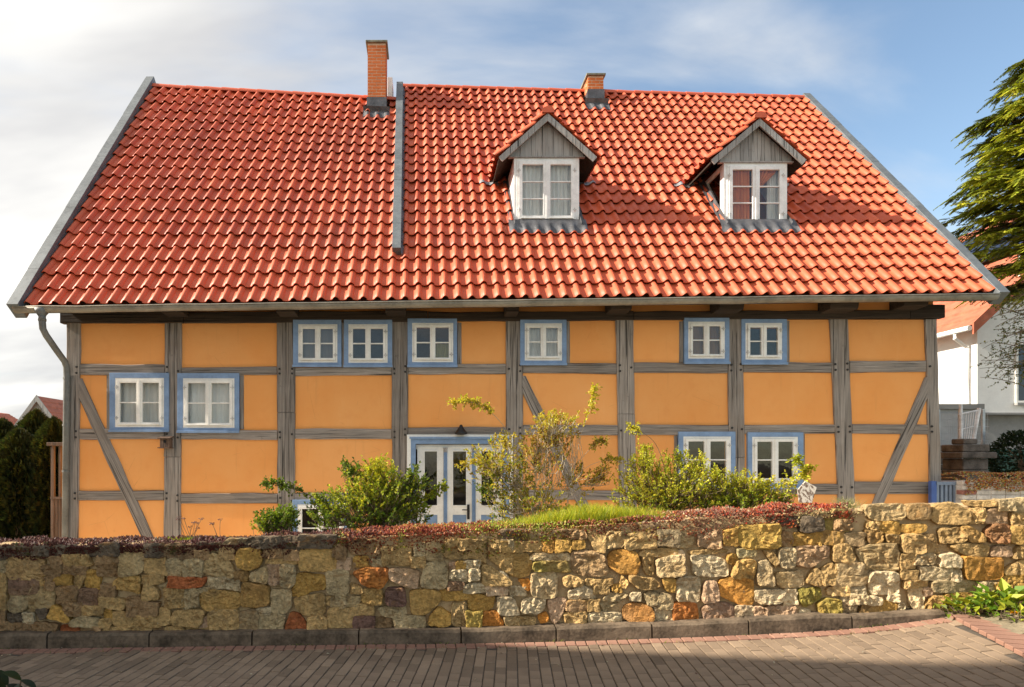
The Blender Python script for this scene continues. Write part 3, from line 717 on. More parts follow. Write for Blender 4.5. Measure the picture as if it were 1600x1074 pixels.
def casements(r, y, parent, bars, mat, st=.045, fst=.028, nleaf=2):
    """fixed frame ring, two leaves with glazing bars and panes"""
    m = MB(); m.ring(r, inset(r, fst), y - .012, y + .05); m.build('frame', mat, parent, bevel=.003)
    q = inset(r, fst + .002); w = (q[2] - q[0]) / nleaf
    for k in range(nleaf):
        l = (q[0] + w * k + (.0015 if k else 0), q[1], q[0] + w * (k + 1) - (.0015 if k < nleaf - 1 else 0), q[3]); gi = inset(l, st)
        m = MB(); m.ring(l, gi, y - .024, y + .024)
        for b in range(bars):
            zz = gi[1] + (gi[3] - gi[1]) * (b + 1) / (bars + 1); m.box(gi[0] - .003, gi[2] + .003, y - .016, y + .016, zz - .009, zz + .009)
        if k == nleaf - 1: m.box(l[0] - .016, l[0] + .016, y - .034, y - .0245, l[1] + .004, l[3] - .004)
        m.box(l[0] + .03, l[2] - .03, y - .04, y - .0245, l[1] + .006, l[1] + .022)
        m.build('casement', mat, parent, bevel=.003)
        for b in range(bars + 1):
            za = gi[1] + (gi[3] - gi[1]) * b / (bars + 1) + (.009 if b else 0); zb = gi[1] + (gi[3] - gi[1]) * (b + 1) / (bars + 1) - (.009 if b < bars else 0)
            pane((gi[0], za, gi[2], zb), y, parent)
        hx = l[0] if k == 0 else l[2]
        for f in (.16, .84):
            zz = l[1] + (l[3] - l[1]) * f; m = MB(); m.tube([(hx, y - .03, zz - .03), (hx, y - .03, zz + .03)], .008, 6); m.box(hx - .03, hx + .03, y - .028, y - .0245, zz - .008, zz + .008); m.build('hinge', m_hinge, parent)
WIN = [((173.7, 583.6, 266, 674.5), (182.5, 591.5, 258.5, 668), 1, 'net'), ((279, 584, 375, 676), (288, 592, 368, 669), 1, 'net'),
       ((459, 501, 534, 573.6), (467, 508, 528, 567.6), 1, 'grey'), ((538, 501, 613, 574), (545, 508, 606, 568), 1, 'dark'), ((637, 499, 714, 574), (644, 506, 708, 567), 1, 'part'),
       ((812, 501, 884, 571), (819, 506.5, 877, 564.5), 1, 'net2'), ((1067, 498, 1137, 569), (1073, 504, 1130, 561.5), 1, 'lace'), ((1156, 500, 1226.6, 570), (1162, 506, 1219, 563), 1, 'none'),
       ((1058, 675, 1146.5, 763), (1065.5, 682.5, 1139.5, 755), 1, 'none'), ((1165.6, 676, 1252, 763), (1172.5, 683, 1243.5, 755), 1, 'none'), ((458, 781, 545, 870), (466, 788, 538, 862), 1, 'none')]
DOOR = (636, 679.5, 800.5, 900)
HOLES = [px_rect(*inset_) for inset_ in [w[1] for w in WIN]] 
for wi, (co, wi_, bars, cur) in enumerate(WIN):
    ro, ri = px_rect(*co), px_rect(*wi_); t_ = .0
    m = MB(); m.ring(ro, ri, PF - .022, YW + .08); win = m.build('window', m_blue, house, bevel=.004)
    m = MB(); m.box(ro[0] - .006, ro[2] + .006, PF - .045, PF - .0225, ro[1] - .012, ro[1] + .025); m.build('sill', m_blue, win, bevel=.004)
    casements(ri, PF - .006, win, bars, m_white, .04 + .006 * (wi in (0, 1, 8, 9)))
    q = inset(ri, .02); yc = YW + .07
    if cur in ('net', 'net2'): curtain(q, yc, m_net, win, 7, .012)
    elif cur == 'grey': curtain(q, yc, m_grey_reflect, win, 3, .006)  # grey sheet behind the glass paints in the reflection of this window
    elif cur == 'lace': curtain(q, yc - .05, m_lace, win, 12, .012)
    elif cur == 'part':
        mid = (q[0] + q[2]) / 2; curtain((mid + .05, q[1], q[2], (q[1] + q[3]) / 2), yc, m_ochre_cloth, win, 9, .01)
# ---- infill panels: every cell of the frame, cut round windows and door
OPEN = [px_rect(*w[0]) for w in WIN] + [px_rect(*DOOR)]
def panel(quad):
    m = MB(); c = sum(quad, Vector()) / 4; n = 10; rows = []; sd = random.random() * 30
    for j in range(n + 1):
        row = []
        for i in range(n + 1):
            p = quad[0].lerp(quad[1], i / n).lerp(quad[3].lerp(quad[2], i / n), j / n)
            e = min(i, n - i, j, n - j) / n; y = YW - .012 + (.010 if e == 0 else 0) + .004 * fb(p, 1.3, sd)
            row.append((p.x, y, p.z))
        rows.append(row)
    m.grid(rows); m.poly([(q.x, YW + .1, q.z) for q in quad]); m.build('infill_panel', m_plaster, house, smooth=True)
EX = 1.2
for i in range(8):
    bay = RAILS[i]; ys = [501]; segs = []
    for r in bay:
        if r: segs.append((ys[-1], r[0])); ys.append(r[1])
    segs.append((ys[-1], 885))
    for (ya, yb_) in segs:
        xs = [post_x(i, ya, 1) - EX, post_x(i + 1, ya, 0) + EX, post_x(i + 1, yb_, 0) + EX, post_x(i, yb_, 1) - EX]
        TLp, TRp, BRp, BLp = V(xs[0], ya - EX, YW), V(xs[1], ya - EX, YW), V(xs[2], yb_ + EX, YW), V(xs[3], yb_ + EX, YW)
        ops = []
        for o in OPEN:
            ox0, ox1 = max(o[0], TLp.x), min(o[2], TRp.x); oz0, oz1 = max(o[1], BLp.z), min(o[3], TLp.z)
            if ox1 - ox0 > .05 and oz1 - oz0 > .05: ops.append((ox0, oz0, ox1, oz1))
        if not ops: panel([TLp, TRp, BRp, BLp]); continue
        ops.sort(); zt, zb = TLp.z, BLp.z; cx0 = min(TLp.x, BLp.x); cx1 = max(TRp.x, BRp.x); cur_x = cx0
        def rect_panel(x0, x1, z0, z1):
            if x1 - x0 > .03 and z1 - z0 > .02: panel([Vector((x0, YW, z1)), Vector((x1, YW, z1)), Vector((x1, YW, z0)), Vector((x0, YW, z0))])
        for o in ops:
            rect_panel(cur_x, o[0] + .02, zb, zt); rect_panel(o[0], o[2], o[3] - .02, zt); rect_panel(o[0], o[2], zb, o[1] + .02); cur_x = o[2] - .02
            # thin timber jamb beside the casing where the wall shows one
        rect_panel(cur_x, cx1, zb, zt)
# upper band of plaster under the eaves, between the beam ends
for xa, xb in ((101, 252), (284, 432), (460, 603), (633, 792), (810, 955), (986, 1124), (1161, 1298), (1340, 1455)):
    panel([V(xa, 440, YW), V(xb, 440, YW), V(xb, 496, YW), V(xa, 496, YW)])
# jambs: narrow posts beside windows
for xa, xb, ya, yb_ in ((167.5, 173.5, 587, 671), (375.5, 381.5, 587, 671), (534, 538.5, 505, 574), (714.5, 721, 505, 569), (884, 890, 503, 568), (1060.5, 1067, 503, 567), (1226.6, 1232.5, 502, 566), (1052.5, 1058, 681, 763), (1252, 1256.5, 678, 758)):
    timber('jamb', (xa, ya), (xb, ya), (xa, yb_), (xb, yb_), m_wood_v, PF + .01, wob=.002)
# ---- side and rear walls
XL, XR = V(104, 600, YW).x, V(1463, 600, YW).x
for nm, x, sec, ue in (('gable_wall', XL, 'L', 0), ('gable_wall', XR, 'R', 1)):
    yb2 = bL - .5 if sec == 'L' else bR - .5; rz = (R0 if sec == 'L' else R2); z0 = roof_z(x, YW + .02) - .08
    m = MB(); s = .0 if sec == 'L' else -.15
    pts = [(x + s, YW + .06, -.05), (x + s, yb2, -.05), (x + s, yb2, z0), (x + s, rz.y, rz.z - .25), (x + s, YW + .06, z0)]
    m.hexa(pts, [(p[0] + .15, p[1], p[2]) for p in pts]); m.build(nm, m_plaster, house)
m = MB(); m.hexa([(XL + .15, bL - .65, -.05), (XR - .15, bR - .65, -.05), (XR - .15, bR - .5, -.05), (XL + .15, bL - .5, -.05)], [(XL + .15, bL - .65, 4.2), (XR - .15, bR - .65, 4.2), (XR - .15, bR - .5, 4.2), (XL + .15, bL - .5, 4.2)])
m.build('rear_wall', m_plaster, house)
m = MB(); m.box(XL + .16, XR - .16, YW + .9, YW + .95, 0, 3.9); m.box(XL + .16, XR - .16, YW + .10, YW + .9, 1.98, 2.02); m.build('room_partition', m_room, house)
# ---- front door
ro = px_rect(*DOOR); ri = px_rect(642, 685, 795, 900); rf = px_rect(649.5, 694, 787, 900)
m = MB(); m.ring(ro, ri, PF - .03, YW + .05); door = m.build('door', m_white, house, bevel=.004); door.name = 'door'
m = MB(); m.ring(ri, rf, PF - .018, YW + .10); m.box(ri[0] - .02, ri[2] + .02, PF - .05, PF - .0305, ri[3] - .012, ri[3] + .018); m.build('door_casing', m_blue, door, bevel=.004)
YDo = YW + .05
rl = inset(px_rect(650, 695, 786.5, 900), 0)
m = MB(); m.box(rl[0], rl[2], YDo, YDo + .04, V(0, 702, YW).z, rl[3]); m.build('door_head', m_white, door)
for xa, xb, ga_, gb_ in ((652, 693, 663, 683.5), (699, 737.5, 707.5, 729), (743.5, 785, 752, 772.5)):
    q = px_rect(xa, 698, xb, 900); gq = px_rect(ga_, 705, gb_, 790.5); m = MB()
    m.box(q[0], gq[0], YDo - .01, YDo + .035, q[1], q[3]); m.box(gq[2], q[2], YDo - .01, YDo + .035, q[1], q[3]); m.box(gq[0], gq[2], YDo - .01, YDo + .035, gq[3], q[3])
    zp = V(0, 805, YW).z; m.box(gq[0], gq[2], YDo - .01, YDo + .035, zp, gq[1]); lf = m.build('door_panel', m_white, door)
    m = MB(); m.ring(inset(gq, -.012), inset(gq, .006), YDo - .022, YDo - .0105); m.build('glazing_bead', m_white, door, bevel=.002)
    pane(gq, YDo + .008, door)
    m = MB(); m.box(gq[0], gq[2], YDo + .005, YDo + .03, q[1], zp); m.build('lower_panel', m_blue, door)
for xc in (696, 740.3):
    a = V(xc, 900, YW); zt = V(0, 707, YW).z; m = MB(); m.tube([(a.x, YDo - .012, a.z), (a.x, YDo - .012, zt)], .028, 10)
    for k in (-1, 0, 1): m.box(a.x + k * .016 - .004, a.x + k * .016 + .004, YDo - .045, YDo - .03, a.z, zt - .01)
    col_ = m.build('half_column', m_blue, door)
    m = MB(); m.tube([(a.x, YDo - .012, zt), (a.x, YDo - .012, zt + .02), (a.x, YDo - .012, zt + .05), (a.x, YDo - .012, zt + .07)], [.034, .027, .03, .042], 10); m.build('capital', m_clad, col_)
m = MB(); a = V(732, 812, YW); b = V(732, 789, YW); m.box(a.x - .02, a.x + .02, YDo - .026, YDo - .0105, a.z, b.z); c = V(732, 797, YW); m.tube([(c.x, YDo - .02, c.z), (c.x, YDo - .07, c.z), (c.x - .10, YDo - .075, c.z + .004)], .009, 8); m.build('door_handle', m_iron, door)
# ---- dormers
d_tile = tile_mesh(.205, .30, 'dormer_tile'); m_lead2 = M_simple('bright_lead', (.24, .24, .25), .5, .4, 9, .2, .3, 30)
for di, d in enumerate(DORM):
    X0, X1, ZB, ZT, AP, EL, ER = d['X0'], d['X1'], d['ZB'], d['ZT'], d['AP'], d['EL'], d['ER']
    xm = AP.x; ybk = yback(xm, AP.z)
    # body: framed front with the opening, cheeks behind
    r_out = (X0, ZB, X1, ZT); r_in = inset(r_out, .05, .03)
    m = MB(); m.ring(r_out, r_in, YD, YD + .07); dorm = m.build('dormer', m_dwhite, house, bevel=.004)
    casements(r_in, YD + .0, dorm, 2, m_dwhite, .058, .03)
    m = MB(); m.box(X0 - .03, X1 + .03, YD - .06, YD + .06, ZB - .065, ZB - .002); m.build('sill', m_sill, dorm, bevel=.006)
    # gable cladding of vertical boards
    zg0 = ZT + .012; hw = (ER.x - EL.x) / 2; slope = (AP.z - EL.z) / hw; nb = 7; xg0, xg1 = X0 - .07, X1 + .07
    def ztop_at(x): return AP.z - .07 - slope * abs(x - xm)
    cuts = [xg0 + (xg1 - xg0) * k / nb + (rj(.02) if 0 < k < nb else 0) for k in range(nb + 1)]
    if not any(abs(c - xm) < .01 for c in cuts): pass
    for a, b in zip(cuts[:-1], cuts[1:]):
        a2, b2 = a + .003, b - .003; pts = [(a2, zg0), (b2, zg0), (b2, max(zg0 + .005, ztop_at(b2)))]
        if a2 < xm < b2: pts.append((xm, ztop_at(xm)))
        pts.append((a2, max(zg0 + .005, ztop_at(a2)))); yo = rj(.002)
        m = MB(); m.hexa([(p[0], YD - .012 + yo, p[1]) for p in pts], [(p[0], YD + .02, p[1]) for p in pts]); m.build('cladding_board', m_clad, dorm)
    m = MB(); m.hexa([(X0, YD + .021, zg0), (X1, YD + .021, zg0), (xm, YD + .021, ztop_at(xm))], [(X0, YD + .05, zg0), (X1, YD + .05, zg0), (xm, YD + .05, ztop_at(xm))]); m.box(X0 - .09, X1 + .09, YD - .03, YD + .03, ZT - .004, ZT + .018); m.build('gable_backing', m_clad, dorm)
    # roof slabs (boards) and barge boards
    for sgn, E in ((-1, EL), (1, ER)):
        yb_e = yback(E.x, E.z) + .10; dirv = (E - AP); th = Vector((0, 0, -.05))
        lo = [AP + th, E + th, Vector((E.x, yb_e, E.z)) + th, Vector((AP.x, ybk + .1, AP.z)) + th]
        if sgn < 0: lo = lo[::-1]
        m = MB(); m.hexa(lo, [p - th * .5 for p in lo]); m.build('roof_boarding', m_wood_dark, dorm)
        nn = Vector((-slope * -sgn, 0, 1)).normalized(); nn = Vector((sgn * slope, 0, 1)).normalized(); dn = dirv.normalized()
        m = MB(); p0 = AP + Vector((0, -.025, 0)) ; p1 = E + dn * .0 + Vector((0, -.025, 0)); h1 = nn * -.095
        q = [p0, p1, p1 + h1, p0 + Vector((0, 0, -.095 / nn.z))]
        if sgn > 0: q = q[::-1]
        m.hexa(q, [p + Vector((0, .03, 0)) for p in q]); m.build('barge_board', m_clad, dorm, bevel=.003)
        # dormer tiles
        L = dirv.length + .05; nr = 4; X = Vector((0, 1, 0)) * (1 if sgn < 0 else -1); X = Vector((0, -sgn, 0)); up = -dn
        lrow = L / nr; ncol = 9; Zt = X.cross(up)
        if Zt.z < 0: X = -X; Zt = X.cross(up)
        for rr in range(nr):
            base = E - dn * (lrow * rr) + dn * .03
            for cc_ in range(ncol):
                y0 = AP.y - .03 + cc_ * .195
                o = Vector((base.x, y0 if X.y > 0 else y0 + .195, base.z)) + Zt * .028
                cen = o + X * .1 + up * (lrow * .5)
                if cen.z < roof_z(cen.x, cen.y) - .02: continue
                sy = lrow / .30
                Mx = Matrix(((X.x*.95, up.x*sy, Zt.x, o.x), (X.y*.95, up.y*sy, Zt.y, o.y), (X.z*.95, up.z*sy, Zt.z, o.z + rj(.003)), (0, 0, 0, 1)))
                inst('tile', d_tile, Mx, dorm)
    for k in range(5):
        o = Vector((AP.x, AP.y - .06 + k * .36, AP.z + .012)); 
        if o.y > ybk: break
        inst('ridge_tile', rm, Matrix(((0, -1, 0, o.x), (1, 0, 0, o.y), (0, 0, 1, o.z), (0, 0, 0, 1))), dorm)
    # cheeks
    for sgn, x in ((-1, X0), (1, X1)):
        yb_t = yback(x, ZT) ; xo = x; xi = x + .05 * -sgn
        poly = [(YD + .071, ZB - .06), (YD + .071, ZT), (yb_t, ZT)]
        if di == 1 and sgn < 0:     # glazed cheek
            inner = [(YD + .13, ZB + .27), (YD + .13, ZT - .06), (yb_t - .20, ZT - .06)]
            m = MB()
            for k in range(3):
                j = (k + 1) % 3; qa, qb, qc, qd = poly[k], poly[j], inner[j], inner[k]
                m.hexa([(xo, *qa), (xo, *qb), (xo, *qc), (xo, *qd)], [(xi, *qa), (xi, *qb), (xi, *qc), (xi, *qd)])
            m.build('cheek', m_dwhite, dorm)
            m = MB(); m.hexa([(xo + .02, *p) for p in inner], [(xo + .024, *p) for p in inner]); m.build('pane', m_glass, dorm)
        else:
            nbd = 5; c = MB()
            for k in range(nbd):
                ya, yb_ = YD + .071 + (yb_t - YD - .071) * k / nbd, YD + .071 + (yb_t - YD - .071) * (k + 1) / nbd - .004
                za, zb_ = roof_z(x, ya) - .03, min(ZT, roof_z(x, yb_) - .03)
                m = MB(); pts = [(ya, za), (ya, ZT), (yb_, ZT), (yb_, zb_)]; m.hexa([(xo + rj(.002), *p) for p in pts], [(xi, *p) for p in pts]); m.build('cheek_board', m_dwhite, dorm)
        # soaker flashing along the foot of the cheek
        m = MB(); rows = []
        for k in range(15):
            y = YD - .05 + (yb_t - YD + .1) * k / 14; z = roof_z(x, y); nrm = Vector((0, -.79, .61)); bxx = sgn
            rows.append([Vector((x + bxx * .006, y, z)) + nrm * .13, Vector((x + bxx * .008, y, z)) + nrm * .055, Vector((x + bxx * .08, y, z)) + nrm * (.055 + .006 * (k % 2))])
        m.grid(rows); m.build('flashing', m_lead, dorm)
        # lead tongue at the end of the dormer eaves
        E = EL if sgn < 0 else ER; ye = yback(E.x, E.z) - .03; m = MB(); rows = []
        for j in range(5):
            rows.append([]) 
            for i in range(15):
                xx = E.x + (.34 * sgn) * (i / 14) - sgn * .10 ; yy = ye + .03 - .022 * j * (1 - .5 * i / 14)
                s_, u_, v_ = roof_uv(xx, yy); rows[-1].append(S(s_, u_, v_) + Sn(s_, u_, v_) * (.050 + prof((u_ * SEC[s_][4]) % 1.0) * .85 + .008 * fb((xx, yy, 0), 20)))
        m.grid(rows); m.build('flashing', m_lead2, dorm, smooth=True)
    # apron under the window
    sec, u0, v0 = roof_uv(X0 - .10, YD - .01); _, u1, _ = roof_uv(X1 + .10, YD - .01); N = SEC[sec][4]; nn = Sn(sec, u0, v0)
    m = MB(); m.box(X0 + .0, X1 - .0, YD - .02, YD + .05, roof_z(xm, YD) - .08, ZB - .066); rows = []
    for j, dv in enumerate((.012, -.006, -.022, -.034)):
        rows.append([S(sec, u0 + (u1-u0)*i/60, v0 + dv + .004 * fb((i * .4, j, di)) * (j == 3)) + nn * (.052 + (prof(((u0 + (u1-u0)*i/60) * N) % 1.0) * .95 if j > 1 else .035) + .004 * fb((i * .5, j, 0))) for i in range(61)])
    m.grid(rows); m.build('flashing', m_lead, dorm, smooth=True)
    # curtains
    q = inset(r_in, .03); yc = YD + .085
    if di == 0:
        mid = (q[0] + q[2]) / 2
        curtain((q[0], q[1], mid - .0, q[3]), yc, m_net, dorm, 6, .02); curtain((mid + .01, q[1], q[2], q[3]), yc + .01, m_net, dorm, 6, .02)
    else:
        def fl(s, t, r): return r[0] + (r[2] - r[0]) * (.10 + .32 * s + .01 * t)
        def fr_(s, t, r):
            w = 1.0 if t < .1 else max(.12, 1 - 1.5 * (t - .1))
            return r[0] + (r[2] - r[0]) * (.53 + (.40 * s) * w)
        curtain(q, yc - .03, m_orange_cloth, dorm, 5, .02, fl)
        curtain((q[0], q[1] + (q[3] - q[1]) * .42, q[2], q[3]), yc - .03, m_orange_cloth, dorm, 5, .015, fr_)
        curtain((q[0] + (q[2]-q[0]) * .78, q[1], q[2], q[3]), yc + .02, m_net, dorm, 4, .015)

# ---- small things on the facade
a = V(719.5, 673, YW); lamp = MB(); yl = PF - .12
prf = [(.004, .085), (.018, .078), (.03, .05), (.085, -.03), (.098, -.05), (.094, -.065), (.06, -.072)]
lamp.tube([(a.x, yl, a.z + h) for r, h in prf], [r for r, h in prf], 20)
lo = lamp.build('wall_lamp', m_iron, org=(a.x, yl, a.z - .07), smooth=True); tag(lo, 'small dark cone shaped lamp on the beam above the front door', 'lamp')
m = MB(); m.tube([(a.x, yl, a.z + .06), (a.x, PF + .01, a.z + .06)], .012, 8); m.build('bracket', m_iron, lo)
a = V(264, 692, YW); m_bbw = M_wood('bird_box_wood', (.15, .095, .065)); bb = empty('bird_box', (a.x, PF - .02, a.z - .08), 'small wooden bird box fixed to a post below the left windows', 'bird box'); yb_ = PF - .12
w = .075
m = MB(); m.box(a.x - w, a.x + w, yb_, PF - .002, a.z - .075, a.z + .06); m.build('box', m_bbw, bb, bevel=.004)
m = MB(); m.hexa([(a.x - w - .02, yb_ - .04, a.z + .055), (a.x + w + .02, yb_ - .04, a.z + .055), (a.x + w + .02, PF, a.z + .085), (a.x - w - .02, PF, a.z + .085)], [(a.x - w - .02, yb_ - .04, a.z + .07), (a.x + w + .02, yb_ - .04, a.z + .07), (a.x + w + .02, PF, a.z + .10), (a.x - w - .02, PF, a.z + .10)]); m.build('roof', m_bbw, bb)
m = MB(); m.box(a.x - w - .015, a.x + w + .015, yb_ - .05, PF - .002, a.z - .09, a.z - .076); m.build('floor_board', m_bbw, bb)
m = MB(); m.tube([(a.x, yb_ - .003, a.z + .015), (a.x, yb_ + .01, a.z + .015)], .024, 12); m.build('dark_hole_disc', m_iron, bb)  # solid dark disc, paints the shade inside the entrance

# ================================================================== RUBBLE WALL
wall = empty('stone_wall', (0, faceY(0), 0), 'low curved rubble wall of tan and ochre sandstone along the kerb', 'wall')
def on_wall(px, py):
    k = (px - CX) / F; lo, hi = -7.9, 7.5
    g_ = lambda x: x - k * faceY(x)
    for _ in range(50):
        mid = (lo + hi) / 2
        if g_(mid) < 0: lo = mid
        else: hi = mid
    x = (lo + hi) / 2; y = faceY(x); return x, ZC + (CY - py) / F * y
def wall_frame(x):
    d = Vector((1, (faceY(x + .02) - faceY(x - .02)) / .04, 0)).normalized(); return Vector((x, faceY(x), 0)), d, Vector((d.y, -d.x, 0))
TH = .42
core = MB(); rows_f = []; xs = [-7.8 + i * .1 for i in range(150)]
frows = []; trows = []
for x in xs:
    p, d, n = wall_frame(x); zt = topZ(x) - .012 + .012 * fb((x, 0, 0), 2.2); col_ = []
    for j in range(13):
        zb0 = gz(x) - .04; z = zb0 + (zt - zb0) * j / 12; col_.append(p + Vector((0, 0, z)) + n * (-.013 + .008 * fb((x, z, 0), 5) + .006 * fb((x, z, 3), 14)))
    frows.append(col_)
    trows.append([col_[-1]] + [p - n * (TH * k / 6) + Vector((0, 0, zt + .02 * math.sin(k / 6 * math.pi) + .02 * fb((x, k * .07, 7), 5))) for k in range(1, 7)] + [p - n * (TH + .02) + Vector((0, 0, -.04))])
core.grid(frows); core.grid(trows); core.build('mortar_core', m_mortar, wall, smooth=True)
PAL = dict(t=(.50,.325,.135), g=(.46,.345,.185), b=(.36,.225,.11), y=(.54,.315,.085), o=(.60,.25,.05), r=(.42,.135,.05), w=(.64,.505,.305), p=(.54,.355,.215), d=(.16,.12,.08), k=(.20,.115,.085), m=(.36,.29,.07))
ST = []
def sec(ox, oy, s, txt):
    for tok in txt.split(';'):
        tok = tok.strip()
        if not tok: continue
        nums, c = tok.rsplit(' ', 1); v = [float(q) for q in nums.replace(' ', ',').split(',') if q]
        if len(v) == 4: x0, y0, x1, y1 = v; poly = [(x0, y0), (x1, y0), (x1, y1), (x0, y1)]; box = True
        else: poly = list(zip(v[0::2], v[1::2])); box = False
        ST.append(([(ox + x / s, oy + y / s) for x, y in poly], c, box))
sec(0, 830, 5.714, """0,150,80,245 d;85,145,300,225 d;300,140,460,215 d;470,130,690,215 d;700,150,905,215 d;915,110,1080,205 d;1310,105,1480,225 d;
0,260,65,375 g;75,235,400,430 tb;390,305,490,385 b;470,222,580,300 b;585,212,805,305 t;495,310,560,385 b;565,305,650,385 b;665,315,780,385 b;890,212,1070,310 b;1080,170,1300,380 gt;1308,235,1490,380 t;
0,380,65,585 t;80,425,350,550 kb;365,390,440,470 ty;425,400,500,515 b;485,388,635,475 y;680,390,780,400,720,515,690,500 t;770,365,900,505 y;880,320,1070,398 b;
270,540,350,475,430,515,500,520,500,630,450,680,320,715,275,670 gt;80,640,150,565,258,548,260,680,150,728,85,690 g;
535,500,710,635 b;715,515,885,655 kb;905,478,1040,585 b;1035,440,1110,395,1260,405,1255,560,1180,530,1040,505 yt;1278,390,1350,470 t;1365,385,1480,458 t;1282,540,1300,480,1350,460,1430,540,1425,600,1290,620 t;1420,465,1515,490 g;
0,590,70,705 t;0,710,60,790 b;85,740,210,800 d;215,735,325,810 w;330,700,435,685,430,760,385,785 d;500,650,560,690,650,770,620,805,440,765 y;595,640,735,740 b;745,670,940,740 t;905,578,1135,610,1110,705,905,655 t;1140,585,1270,760 b;1282,630,1425,755 b;
640,800,760,750,905,780,905,850,650,840 g;950,690,1005,775 y;915,780,1000,848 t;1000,715,1100,710,1200,770,1190,855,1050,850,1005,790 t;1205,755,1440,835 t;1440,690,1520,835 t;
0,812,145,920 b;155,822,350,915 b;360,822,525,905 b;560,845,730,910 r;740,855,830,905 b;835,850,905,905 b;925,858,1190,910 t;1200,852,1370,905 t;1375,852,1470,905 b""")
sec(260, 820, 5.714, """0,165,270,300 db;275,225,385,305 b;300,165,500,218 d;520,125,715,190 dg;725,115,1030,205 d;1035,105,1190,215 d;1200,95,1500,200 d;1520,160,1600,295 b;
480,205,610,310 tb;345,330,430,250,540,300,605,380,610,460,560,480,325,420 gt;630,300,650,225,740,205,840,225,860,300,830,370,740,400,650,370 y;870,222,1030,292 b;1035,222,1180,303 b;1190,215,1510,395 yt;
15,310,145,460 g;170,310,330,455 g;30,465,345,550 r;375,475,535,565 wg;540,490,660,575 wg;620,415,730,495 yb;900,360,910,530,745,480,765,430 gt;908,350,1015,345,1020,520,930,545 p;1025,350,1160,365,1150,500,1110,565,1030,540 g;890,305,1170,340 t;1160,430,1415,455,1420,570,1300,580,1230,630,1115,635 y;
0,562,160,740 t;165,618,290,730 g;160,560,258,612 g;265,580,390,555,380,590,280,612 g;285,610,390,578,660,610,660,740,370,770,310,700 yt;690,505,925,550,920,710,800,735,670,720 by;940,580,1115,570,1115,720,1060,790,950,780 g;810,742,935,788 w;1130,660,1420,605,1415,790,1270,815,1180,760 t;1435,642,1520,715 t;1525,625,1600,740 g;
40,840,80,770,200,755,350,765,330,860,290,905,80,890 t;300,825,380,910 p;380,785,460,760,650,760,650,950,390,940 t;655,755,830,940 bg;838,792,1055,945 g;1110,780,1190,800,1255,880,1240,940,1065,940 r;1265,830,1360,805,1435,840,1430,935,1270,930 t;1445,745,1540,735,1670,745,1665,935,1450,930 t;0,742,38,890 t;0,908,160,950 t;170,912,375,950 t""")
sec(520, 820, 5.714, """0,120,130,280 b;135,130,430,255 b;515,195,700,200,695,365,500,345 t;440,190,508,355 t;835,170,900,138,975,160,985,325,830,315 tg;730,165,820,270 g;700,290,820,375 t;1000,130,1110,205 t;1120,130,1360,212 t;1005,217,1375,300 t;1395,130,1490,235 t;1500,140,1600,235 g;
40,300,150,395 p;190,278,320,365 y;350,305,440,365 g;150,345,230,425 b;180,430,300,378,490,390,490,470,430,570,290,540 ro;500,390,765,400,755,555,650,550,510,480 pb;830,335,990,335,1020,400,1015,570,770,555 g;1045,335,1105,400 p;1105,330,1175,390 y;1180,320,1305,385 w;1050,405,1200,495 w;1205,395,1310,485 w;1312,305,1370,352 t;1385,250,1600,245,1600,450,1500,390,1395,310 ty;1330,365,1380,352,1595,480,1590,535,1335,540 t;
-55,405,140,400,140,590,90,625,-50,615 g;165,510,275,570,270,605,170,610 t;265,590,300,568,440,575,435,712,262,680 ty;475,620,500,565,640,560,650,720,480,712 k;690,585,880,582,960,610,950,690,830,800,700,790 ty;962,582,1205,670 y;1030,512,1165,575 bk;1175,528,1350,600 w;1360,542,1560,622 pw;
0,642,235,720 tg;170,708,375,798 t;400,740,650,725,660,790,560,818,450,800 g;180,820,375,815,370,925,190,925 k;380,832,515,920 b;540,810,825,812,820,920,560,920 g;950,730,1045,790,1050,880,970,905,850,880,870,820 y;1065,690,1190,680,1190,910,1065,890 tg;1210,620,1440,635,1430,720,1370,760,1215,750 y;1195,775,1330,905 my;1335,780,1450,765,1520,860,1500,905,1330,905 or;1470,645,1600,640,1600,780,1465,775 w;1540,812,1600,890 y""")
